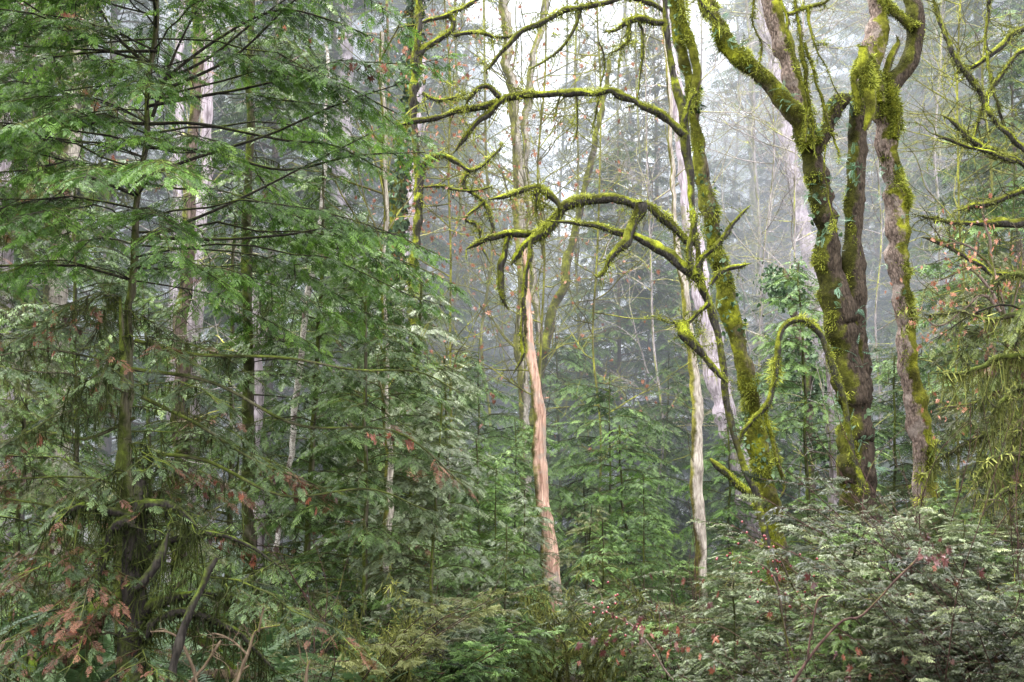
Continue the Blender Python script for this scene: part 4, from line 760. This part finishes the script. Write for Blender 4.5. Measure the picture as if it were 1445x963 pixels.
for k, (x, y, a, lab) in enumerate([(300, 915, .5, 'split reddish dead wood lying under the moss-draped stem'), (330, 955, -.2, 'grey broken log end lying at the bottom edge')]):
    rt = root('fallen_branch', P(x, y, 8.8), lab, 'dead wood')
    limb(rt, [(x-50, y-40*a-10, 12), (x, y, 14), (x+45, y+50*a+10, 9)], 8.9, 'wood' if k == 0 else 'tan', name='wood', sides=10, amp=.3, dens=800, ln=.02, seed=430+k, ntw=3)

# ---- right side: limbs of an off-frame maple and a moss-hung tree
rt = root('mossy_maple', P(1480, 900, 13), 'mossy maple mostly outside the right border, its limbs reaching in horizontally', 'tree')
def rl(pts, d, seed, **k):
    a = dict(name='branch', sides=10, amp=.25, wob=.03, dens=5500, ln=.03, w=.009, seed=seed, drp=24, drl=.12, ntw=9, twL=.45, twr=.006, lev=2, mossmat='moss_yel'); a.update(k)
    return limb(rt, pts, d, 'mossy_branch', **a)
rl([(1500, 900, 40), (1500, 700, 38), (1495, 500, 34), (1490, 300, 30), (1480, 100, 26)], 13, 440, name='trunk', sides=16, drp=0, ntw=0)
q1 = rl([(1490, 262, 14), (1445, 235, 10), (1410, 218, 9), (1380, 205, 9), (1352, 180, 7), (1330, 160, 4)], 13, 441)
rl([(1432, 228, 7), (1390, 212, 6), (1350, 200, 5), (1310, 188, 3)], 12.9, 442)
rl([(1480, 230, 12), (1440, 205, 9), (1405, 165, 8), (1375, 120, 9), (1352, 90, 9), (1338, 60, 8), (1324, 25, 6), (1312, -10, 5)], 13.1, 443)
rl([(1490, 305, 14), (1445, 312, 13), (1410, 314, 11), (1370, 316, 9), (1335, 314, 6), (1300, 305, 3)], 12.8, 444)
rl([(1490, 262, 12), (1445, 265, 8), (1410, 282, 7), (1380, 292, 8), (1345, 297, 5)], 12.8, 445)
rl([(1400, 388, 6), (1385, 378, 7), (1350, 358, 7), (1320, 342, 6), (1300, 336, 3)], 12.8, 446)
rl([(1480, 400, 10), (1440, 392, 8), (1400, 388, 6)], 12.8, 447)
rl([(1480, 60, 8), (1430, 80, 7), (1390, 140, 6), (1370, 200, 4)], 13.3, 448)
rl([(1400, -20, 6), (1392, 60, 5), (1402, 130, 5), (1420, 190, 4)], 13.5, 449)
rl([(1480, 20, 8), (1420, 55, 8), (1380, 90, 7), (1345, 110, 4)], 13.8, 450)

rt = root('moss_hung_tree', P(1460, 860, 11), 'dead conifer limbs curtained with long yellow-green hanging moss, at the right border', 'tree')
def mh(pts, d, seed, drl=.2, **k):
    a = dict(name='branch', sides=8, amp=.25, wob=.03, dens=3000, ln=.05, w=.014, droop=1.2, seed=seed, drp=130, drl=drl, ntw=5, twL=.3, mossmat='moss_yel', topb=.1); a.update(k)
    return limb(rt, pts, d, 'hemtrunk', **a)
mh([(1470, 900, 26), (1468, 700, 24), (1462, 520, 20), (1455, 350, 14)], 11, 460, name='trunk', drp=60)
mh([(1465, 500, 12), (1435, 500, 9), (1405, 505, 8), (1380, 520, 5), (1350, 528, 4), (1310, 530, 3)], 10.9, 461, .3)
mh([(1465, 560, 12), (1440, 545, 9), (1420, 560, 7), (1395, 590, 5)], 10.7, 462, .4)
mh([(1465, 620, 12), (1445, 590, 9), (1430, 620, 7), (1410, 660, 5), (1385, 680, 4)], 10.5, 463, .45)
mh([(1465, 450, 10), (1430, 442, 7), (1395, 448, 5), (1350, 440, 3), (1300, 445, 2)], 11.2, 464, .2)
mh([(1465, 640, 10), (1420, 640, 7), (1390, 660, 6), (1370, 690, 4)], 10.4, 465, .45)
mh([(1465, 680, 10), (1430, 690, 8), (1400, 705, 5), (1380, 730, 4)], 10.3, 466, .4)
mh([(1460, 400, 8), (1430, 385, 6), (1400, 400, 4)], 11.2, 467, .2)
mh([(1400, 610, 6), (1370, 620, 5), (1330, 640, 4), (1310, 660, 3)], 11.2, 468, .15)
# vine maple with pink brown leaves at the right
rt = root('vine_maple', P(1420, 840, 11.8), 'slender shrub maple still hung with withered pinkish leaves, above the moss-hung limbs', 'shrub')
ps = []
for k, v in enumerate([[(1430, 860, 10), (1425, 600, 9), (1415, 450, 7), (1400, 360, 5), (1385, 300, 3)], [(1410, 430, 5), (1370, 385, 4), (1340, 390, 3), (1310, 400, 2)], [(1412, 440, 5), (1380, 420, 4), (1330, 460, 3), (1300, 440, 2)], [(1418, 500, 5), (1440, 400, 4), (1445, 340, 3)], [(1400, 380, 4), (1360, 345, 3), (1330, 350, 2)], [(1422, 560, 5), (1380, 570, 4), (1320, 580, 3)]]):
    ps.append(limb(rt, v, 11.7, 'brown', name='stem' if k == 0 else 'branch', sides=7, wob=.03, ntw=8, twL=.4, twr=.004, seed=480+k))
leaves_on(rt, [p[len(p)//3:] for p in ps[1:]]+[ps[0][-20:]], 240, .042, 'pinkleaf', 5, .13)
# ivy-covered shrub by the distant grey trunk
rt = root('ivy_clad_snag', P(1115, 860, 16.5), 'dead snag under a round clump of glossy ivy, left of the big maple', 'tree')
p = limb(rt, [(1150, 860, 16), (1145, 700, 14), (1140, 560, 13), (1128, 480, 12), (1115, 420, 10), (1108, 380, 8)], 16.5, 'brown', name='trunk', sides=10, seed=491)
rng = np.random.default_rng(4); mb = MB()
for (cx, cy, rx, ry, n) in [(1108, 405, 34, 38, 1500), (1125, 480, 28, 30, 800), (1140, 545, 32, 44, 1300), (1150, 630, 40, 40, 1000)]:
    c = P(cx, cy, 16.5); u = unit(rng.normal(0, 1, (n, 3)))*(rng.random(n)**.4)[:, None]; o = c+u*[rx*16.5/F, rx*16.5/F, ry*16.5/F]*(1.15+.9*vnoise(u*2.6+cx, 5))[:, None]; kk = vnoise(o*5, 3) > -.05; o = o[kk]; u = u[kk]; n = len(o)
    stamp(mb, IVY, o, rng.normal(0, .6, (n, 3))+[0, 0, -.4], u+rng.normal(0, .5, (n, 3)), .048*rng.uniform(.5, 1.4, n), rng.uniform(.1, .95, n))
part('ivy', mb, M['ivy'], rt)

# ---- bare misty trees
for (px, py0, px1, d, r, n, L, sd, mt, lab) in [
    (1080, 800, 1060, 27, .09, 44, 3.0, 1, 'twig', 'bare twiggy tree fading in the mist right of the thick moss-wrapped trunk'), (1120, 800, 1150, 31, .09, 44, 3.2, 2, 'twig', 'bare twiggy tree in the mist behind the big maple'),
    (1030, 800, 1040, 35, .1, 26, 3.4, 3, 'twig', 'paler bare tree deeper in the mist behind the leaning trunks'), (860, 800, 880, 30, .08, 24, 3.0, 4, 'mosstwig', 'bare yellow-twigged tree inside the arches'), (790, 800, 800, 34, .09, 26, 3.2, 5, 'mosstwig', 'bare tree with yellowish twigs behind the centre trunks'),
    (640, 800, 650, 26, .07, 22, 2.6, 6, 'mosstwig', 'bare mossy tree left of the centre trunks'), (1310, 800, 1330, 24, .07, 40, 2.6, 7, 'twig', 'bare twiggy tree between the slimmer maple and the right border'), (560, 800, 545, 23, .07, 20, 2.4, 8, 'mosstwig', 'bare mossy tree behind the ivy-wrapped trunk'), (940, 800, 925, 38, .09, 26, 3.4, 9, 'twig', 'faint bare tree at the end of the hollow'),
    (820, 760, 815, 24, .06, 30, 2.4, 10, 'mosstwig', 'thin bare tree whose mossy twigs cross the sky gap'), (900, 760, 905, 26, .06, 30, 2.6, 11, 'mosstwig', 'thin bare tree behind the tip of the upper arched branch'), (690, 760, 685, 22, .06, 28, 2.2, 12, 'mosstwig', 'bare twiggy tree between the ivy-wrapped trunk and the yellow-mossed trunk'),
    (1050, 800, 1100, 22, .05, 46, 2.4, 13, 'twig', 'mauve-grey bare tree just behind the leaning trunks'), (1000, 780, 985, 29, .07, 28, 2.8, 14, 'twig', 'bare tree showing between the leaning trunk and the arched branches'), (1400, 800, 1390, 19, .05, 26, 2.0, 15, 'mosstwig', 'bare mossy tree behind the withered pinkish leaves'),
    (760, 760, 770, 17, .035, 34, 1.7, 16, 'mosstwig', 'thin bare sapling tree whose twigs fill the gap under the upper arched branch'), (850, 760, 840, 18, .035, 34, 1.8, 17, 'mosstwig', 'thin bare tree behind the second arched branch'), (930, 780, 905, 20, .04, 34, 2.0, 18, 'twig', 'grey bare tree just left of the leaning trunks'),
    (640, 760, 628, 17, .035, 34, 1.8, 19, 'mosstwig', 'thin bare tree with pinkish leaves beside the hooked mossy branches'), (1130, 800, 1120, 19, .04, 36, 2.0, 20, 'twig', 'grey bare tree behind the fork of the big maple'), (1230, 800, 1250, 21, .04, 36, 2.2, 21, 'twig', 'bare tree seen between the two maples'), (1345, 800, 1360, 16, .035, 34, 1.7, 22, 'mosstwig', 'thin mossy bare tree right of the slimmer maple')]:
    b = P(px, py0, d); b[2] = float(gz(b[0], b[1])); rt = root('bare_tree', b, lab, 'tree'); p_, c_ = bare(rt, b, P(px1, -120, d), r*.5, mt, n, L*.85, sd, levels=3, twr=.012)
    if sd in (6, 8, 12, 10, 16, 17, 19): leaves_on(rt, c_, 160, .06, 'pinkleaf', sd, .12)

# ------------------------------------------------------------------ undergrowth
def bush_proto(seed, H=1.1, ns=11, mat='bush', sl=.095, n=9):
    rng = np.random.default_rng(seed); w = MB(); mb = MB(); C = newC()
    for k in range(ns):
        a = rng.uniform(0, 6.28); o = np.array([.1*math.cos(a), .1*math.sin(a), -.05]); d = np.array([math.cos(a)*.55, math.sin(a)*.55, 1.]); h = H*rng.uniform(.55, 1.1)
        t = np.linspace(0, 1, 8)[:, None]; p = o+unit(d)*h*t+np.array([math.cos(a), math.sin(a), -.25])*h*.42*t**2; tube(w, p, np.linspace(.006, .002, 8), 4, cap=False)
        for j in range(n):
            u = .22+.78*(j+rng.random())/n; f = u*7; i = min(6, int(f)); q = p[i]+(p[i+1]-p[i])*(f-i); b = rng.uniform(0, 6.28); dd = np.array([math.cos(b), math.sin(b), rng.uniform(-.1, .3)]); l = rng.uniform(.12, .3)
            e = q+dd*l; C['w'].append((q, e)); tt = rng.normal(.5, .16)
            for g in range(9):
                s_ = g/8; sd = 1 if g % 2 else -1; la = np.array([-dd[1], dd[0], 0]); C['p'].append(q+dd*l*s_); C['f'].append(unit(dd*.8+la*sd*(.7 if g < 8 else .1)+np.array([0, 0, rng.uniform(-.35, .4)]))); C['s'].append(sl*rng.uniform(.7, 1.25)); C['t'].append(tt+rng.normal(0, .08))
    for a, b in C['w']: tube(w, np.array([a, b]), [.003, .0015], 3, cap=False)
    for k in range(7):
        a = rng.uniform(0, 6.28); q = walk(np.array([0, 0, 0.]), [math.cos(a)*.6, math.sin(a)*.6, 1], H*rng.uniform(.8, 1.4), .005, 6, .22, 0, rng); tube(w, q[:, :3], q[:, 3], 4, cap=False); twigs(w, q, 7, .3, .002, 3, 1, rng)
    TL = [spray_T(8, .055, fold=.3, ang=64, wid=.26, rng=rng, gap=.08) for _ in range(3)]
    return w.mesh('bush_stems', M['purple'], True), crown_mesh(C, TL, rng, .6).mesh('bush_leaves', M[mat])
BUSH = [bush_proto(s, H) for s, H in ((501, 1.1), (502, .85), (503, 1.3), (504, 1.0), (505, .7))]
TALL = [bush_proto(s, H, 15, n=17) for s, H in ((506, 2.1), (507, 1.9), (508, 2.3))]
def fern_proto(seed, n=14, L=.75):
    rng = np.random.default_rng(seed); mb = MB(); a = rng.uniform(0, 6.28, n); up = rng.uniform(.25, 1.1, n)
    for j in range(3):
        m = np.arange(n) % 3 == j; f = np.stack([np.cos(a[m]), np.sin(a[m]), up[m]*.8], 1); stamp(mb, FROND[j], np.zeros((m.sum(), 3)), f, np.array([0, 0, 1.])+rng.normal(0, .15, (m.sum(), 3)), L*rng.uniform(.7, 1.15, m.sum()), rng.normal(.5, .15, m.sum()))
    return mb.mesh('fern_fronds', M['fern'])
FERN = [fern_proto(s) for s in (1, 2, 3, 4)]
def put_bush(x, y, s, lab, grp, mat=None, z=0):
    w, c = BUSH[R.integers(len(BUSH))] if s < 1.25 else TALL[R.integers(3)]; s = s if s < 1.25 else s*.52; t = root('evergreen_shrub', (x, y, float(gz(x, y))+z), lab, 'shrub', grp); t.scale = (s, s, s); t.rotation_euler = (0, 0, R.uniform(0, 6.28)); link('stems', w, t); k = link('leaves', c, t)
    if mat: k.material_slots[0].link = 'OBJECT'; k.material_slots[0].material = M[mat]
g1 = 'grey-green shrubs covering the bank at the lower right'
for row, d in enumerate((7.7, 8.2, 8.9, 9.5, 10.4, 11.2, 12.6)):
    n = 9 if row else 7
    for k in range(n):
        px = 1010+500*(k+R.uniform(.1, .9))/n-30*(row > 4); 
        if d < 8 and px < 1120: continue
        top = 955-(px-960)*.5 if px < 1300 else 705   # the thicket climbs to the right
        x = xat(px, d); ztop = P(px, min(930, max(690, top+R.uniform(-60, 50)+(12-d)*10)), d)[2]; g = float(gz(x, d)); s = np.clip((ztop-g)/.78*R.uniform(.55, 1.1), .45, 2.2)
        put_bush(x, d, s, 'grey-green layered shrub in the thicket on the bank', g1, z=0)
g2 = 'dark low shrubs along the bottom of the hollow'
for d, n, a, b in ((9.5, 8, 380, 980), (11, 10, 250, 1060), (13.2, 12, 200, 1160), (15.5, 12, 100, 1250), (18, 13, 0, 1400), (22, 14, 0, 1445)):
    for k in range(n):
        px = a+(b-a)*(k+R.uniform(.1, .9))/n
        if d < 14 and 600 < px < 900: continue
        put_bush(xat(px, d), d+R.uniform(-.4, .4), R.uniform(.7, 1.15), 'low dark green shrub on the floor of the hollow', g2, ['hem_fresh', 'hem_mid', 'hem_olive', 'hem_pale', 'hem_fresh'][R.integers(5)])
g3 = 'sword ferns on the left bank'
for k in range(46):
    px = R.uniform(-60, 330) if k < 34 else R.uniform(330, 700); d = R.uniform(8.2, 13.5) if k < 34 else R.uniform(9, 12)
    x = xat(px, d); z = float(gz(x, d)); t = link('sword_fern', FERN[R.integers(4)], None, (x, d, z+R.uniform(0, .1)), 'glossy dark green sword fern spreading on the left bank' if k < 34 else 'sword fern among the low shrubs at the bottom', 'fern', g3 if k < 34 else 'sword ferns along the bottom edge'); t.rotation_euler = (0, 0, R.uniform(0, 6.28)); s = R.uniform(.8, 1.4); t.scale = (s, s, s)

for (px, d, s_, lab) in [(820, 10.5, .75, 'yellow-mossed shrub at the bottom, right of the cedar foot'), (880, 11.2, .7, 'yellow-mossed shrub at the bottom centre, under the green sapling'), (775, 11.8, .7, 'olive-mossed shrub at the foot of the cedar trunk'), (555, 9.2, .6, 'small bright yellow-mossed shrub at the bottom edge')]:
    x = xat(px, d); t = root('mossy_shrub', (x, d, float(gz(x, d))), lab, 'shrub'); wd = MB(); ms = MB(); rg = np.random.default_rng(px); col = []
    for k in range(9):
        a = rg.uniform(0, 6.28); q = walk([x, d, float(gz(x, d))], [math.cos(a)*.6, math.sin(a)*.6, 1.1], s_*1.5*rg.uniform(.6, 1.1), .011, 6, .25, 0, rg); tube(wd, q[:, :3], q[:, 3], 5, cap=False); twigs(wd, q, 6, .35, .005, 4, 2, rg, 0, 1, .2, col); fuzz(ms, resample(q, .03), 5000, .05, .008, 1, .1); drape(ms, resample(q, .03), 120, .14)
    for q in col: fuzz(ms, q, 4000, .04, .007, 1, .1)
    part('stems', wd, M['hemtrunk'], t); part('moss', ms, M['moss_yel'], t)
# the curved red-brown stem with a wine-red leaf cluster
for k, (px, d) in enumerate([(1040, 8.6), (1150, 8.3), (1240, 8.0), (1330, 8.4), (1410, 8.1), (1090, 9.6), (1290, 9.4), (1385, 9.6), (980, 9.4), (1200, 9.8)]):
    place(SAPP[2], 'feathery_shrub', 'feathery pale evergreen shrub arching out of the thicket on the bank', 'feathery evergreen shrubs in the thicket', xat(px, d), d, R.uniform(.28, .42), cat='shrub', sxy=1.25, tilt=.25, mat=('hem_pale', 'hem_mid', 'bush')[k % 3])
rt = root('curved_shrub', P(1110, 985, 6.8), 'long bare curved stem ending in a cluster of wine-red leaves', 'shrub')
p = limb(rt, [(1115, 970, 4), (1140, 930, 4), (1165, 900, 3.5), (1190, 874, 3.5), (1212, 871, 3.5), (1235, 850, 3), (1262, 820, 3), (1292, 792, 2.5), (1300, 782, 3)], 6.2, 'purple', name='stem', sides=6, amp=.1, wob=.005, seed=510, fine=0)
leaves_on(rt, [pathpx([(1305, 770, 3), (1318, 775, 3), (1322, 790, 2)], 6.2, .02)], 22, .036, 'darkleaf', 6, .035)
limb(rt, [(1140, 930, 3), (1150, 890, 3), (1160, 850, 3), (1175, 846, 2)], 6.2, 'purple', name='stem', sides=5, seed=511)
# rose hips
rt = root('rose_bush', P(1100, 900, 8.6), 'wiry rose bush strung with small dark red hips', 'shrub')
st = [limb(rt, v, 8.5, 'brown', name='stem', sides=5, wob=.02, ntw=8, twL=.25, twr=.0025, seed=520+k) for k, v in enumerate([[(1150, 940, 4), (1130, 850, 4), (1100, 790, 3), (1060, 765, 2)], [(1120, 930, 4), (1090, 820, 3), (1050, 790, 2), (1030, 795, 2)], [(1140, 900, 3), (1145, 830, 3), (1120, 800, 2)], [(950, 960, 3), (900, 890, 3), (860, 865, 2), (820, 850, 2)]])]
rng = np.random.default_rng(8); mb = MB()
allp = np.concatenate([s[len(s)//2:, :3] for s in st])
a_ = np.linspace(0, 2*np.pi, 7)[:-1]; sv = [(0, 0, 1)]+[(math.cos(a)*.9, math.sin(a)*.9, .4) for a in a_]+[(math.cos(a)*.9, math.sin(a)*.9, -.4) for a in a_]+[(0, 0, -1.1)]
sf = [(0, 1+k, 1+(k+1) % 6) for k in range(6)]+[(13, 7+(k+1) % 6, 7+k) for k in range(6)]; sq = [(1+k, 7+k, 7+(k+1) % 6, 1+(k+1) % 6) for k in range(6)]
for k in range(70):
    o = allp[rng.integers(len(allp))]+rng.normal(0, .07, 3); v = np.array(sv)*.008+o; mb.add(v, sf, .5); mb.n -= 0; mb.add(v, sq, .5)
part('berries', mb, M['berry'], rt)

# ---- dead maple leaves caught on twigs
LM = []
for k in range(5):
    mb = MB(); v, f, t = ML[k]; mb.add(v, f, t+.3); LM.append(mb.mesh('dead_leaf', M['deadleaf'], False))
pools = [np.array(c['p']) for c in (HC, HC2, HC3, HC4)]
def leafobj(o, s, label, grp, kind=0):
    l = link('dead_leaf', LM[R.integers(5)], None, o, label, 'leaf', grp); l.rotation_euler = (R.uniform(-1, 1), R.uniform(.7, 2.2), R.uniform(0, 6.28)); l.scale = (s, s, s)
    if kind: l.material_slots[0].link = 'OBJECT'; l.material_slots[0].material = M[kind]
g4 = 'dead maple leaves caught in the hemlock twigs'
for pool, n in zip(pools, (40, 175, 35, 48)):
    # leaves gather in clumps
    cs = pool[R.integers(0, len(pool), max(3, n//9))]
    for k in range(n):
        c = cs[R.integers(len(cs))]; dd = np.linalg.norm(pool-c, axis=1); near = np.where(dd < .2)[0]; o = pool[near[R.integers(len(near))]]
        leafobj(o+R.normal(0, .02, 3)-[0, .06, .03], R.uniform(.034, .064), 'withered red-brown maple leaf caught in the hemlock twigs', g4)
g5 = 'dead maple leaves caught in the thicket on the bank'
for k in range(90):
    px, py = R.uniform(830, 1445), R.uniform(800, 960)
    if k < 30: px, py = R.normal(940, 60), R.normal(900, 18)
    elif k < 45: px, py = R.normal(1200, 15), R.normal(930, 18)
    d = R.uniform(7.0, 8.4); leafobj(P(px, py, d), R.uniform(.03, .06), 'rust-brown maple leaf caught in the thicket on the bank', g5, 'darkleaf' if k % 3 == 0 else 0)

# ------------------------------------------------------------------ mist, sky, sun, camera
mb = MB(); x0, x1, y0, y1, z0, z1 = -120, 120, -6, 150, -8, 52
mb.add([(x0, y0, z0), (x1, y0, z0), (x1, y1, z0), (x0, y1, z0), (x0, y0, z1), (x1, y0, z1), (x1, y1, z1), (x0, y1, z1)], [(0, 3, 2, 1), (4, 5, 6, 7), (0, 1, 5, 4), (1, 2, 6, 5), (2, 3, 7, 6), (3, 0, 4, 7)])
mm = bpy.data.materials.new('mist'); nt, N, L = nodes(mm)
MIST = .0235; MC = (1.02, 1.09, 1.22)
tc = N.new('ShaderNodeNewGeometry'); sx = N.new('ShaderNodeSeparateXYZ'); L.new(tc.outputs['Position'], sx.inputs[0])
mr = N.new('ShaderNodeMapRange'); mr.interpolation_type = 'SMOOTHSTEP'; L.new(sx.outputs['Y'], mr.inputs[0]); mr.inputs[1].default_value = 12; mr.inputs[2].default_value = 27; mr.inputs[3].default_value = 0; mr.inputs[4].default_value = MIST
hr_ = N.new('ShaderNodeMapRange'); L.new(sx.outputs['Z'], hr_.inputs[0]); hr_.inputs[1].default_value = -2; hr_.inputs[2].default_value = 18; hr_.inputs[3].default_value = .92; hr_.inputs[4].default_value = 1.45  # glow set dimmer low down for canopy shade, brighter above
ml_ = N.new('ShaderNodeMath'); ml_.operation = 'MULTIPLY'; L.new(mr.outputs[0], ml_.inputs[0]); L.new(hr_.outputs[0], ml_.inputs[1])
ab = N.new('ShaderNodeVolumeAbsorption'); ab.inputs['Color'].default_value = (0, 0, 0, 1); L.new(mr.outputs[0], ab.inputs['Density'])
em = N.new('ShaderNodeEmission'); em.inputs['Color'].default_value = (*MC, 1); L.new(ml_.outputs[0], em.inputs['Strength'])  # mist glows by its own emission, standing in for scattered daylight
ad = N.new('ShaderNodeAddShader'); L.new(ab.outputs[0], ad.inputs[0]); L.new(em.outputs[0], ad.inputs[1]); o = N.new('ShaderNodeOutputMaterial'); L.new(ad.outputs[0], o.inputs['Volume'])
SC.cycles.volume_max_steps = 64; SC.cycles.volume_step_rate = .6
link('mist', mb.mesh('mist', mm), kind='stuff')

w = bpy.data.worlds.new('World'); SC.world = w; w.use_nodes = True; nt = w.node_tree; N = nt.nodes; L = nt.links; bg = N['Background']
sky = N.new('ShaderNodeTexSky'); sky.sky_type = 'NISHITA'; sky.sun_disc = False; EL, ROT = math.radians(62), math.radians(-35); sky.sun_elevation = EL; sky.sun_rotation = ROT; sky.dust_density = 6; sky.air_density = 1.2
hs = N.new('ShaderNodeHueSaturation'); hs.inputs['Saturation'].default_value = .12; hs.inputs['Value'].default_value = 18; L.new(sky.outputs[0], hs.inputs['Color']); wm = N.new('ShaderNodeMix'); wm.data_type = 'RGBA'; wm.blend_type = 'MULTIPLY'; wm.inputs[0].default_value = 1; wm.inputs[7].default_value = (1.0, .99, .98, 1); L.new(hs.outputs[0], wm.inputs[6]); L.new(wm.outputs[2], bg.inputs['Color']); bg.inputs['Strength'].default_value = .15
sd = bpy.data.lights.new('sun', 'SUN'); sd.energy = 1.5; sd.angle = math.radians(25); sd.color = (1, .95, .86); so = bpy.data.objects.new('sun', sd); COL.objects.link(so)
dirv = Vector((math.sin(ROT)*math.cos(EL), math.cos(ROT)*math.cos(EL), math.sin(EL))); so.rotation_euler = dirv.to_track_quat('Z', 'Y').to_euler()
cd = bpy.data.cameras.new('camera'); cd.lens = 50; cd.sensor_width = 36; cd.clip_end = 600; cd.clip_start = .1; co = bpy.data.objects.new('camera', cd); COL.objects.link(co)
co.location = (0, 0, CAMZ); co.rotation_euler = (math.pi/2+PITCH, 0, 0); SC.camera = co
cd.dof.use_dof = True; cd.dof.focus_distance = 11.5; cd.dof.aperture_fstop = 6.3
SC.view_settings.view_transform = 'Standard'; SC.view_settings.look = 'None'; SC.view_settings.exposure = 0
SC.cycles.max_bounces = 4; SC.cycles.diffuse_bounces = 2; SC.cycles.glossy_bounces = 2; SC.cycles.transmission_bounces = 3; SC.cycles.volume_bounces = 0
SC.cycles.use_denoising = True; SC.cycles.use_adaptive_sampling = True; SC.cycles.adaptive_threshold = .02
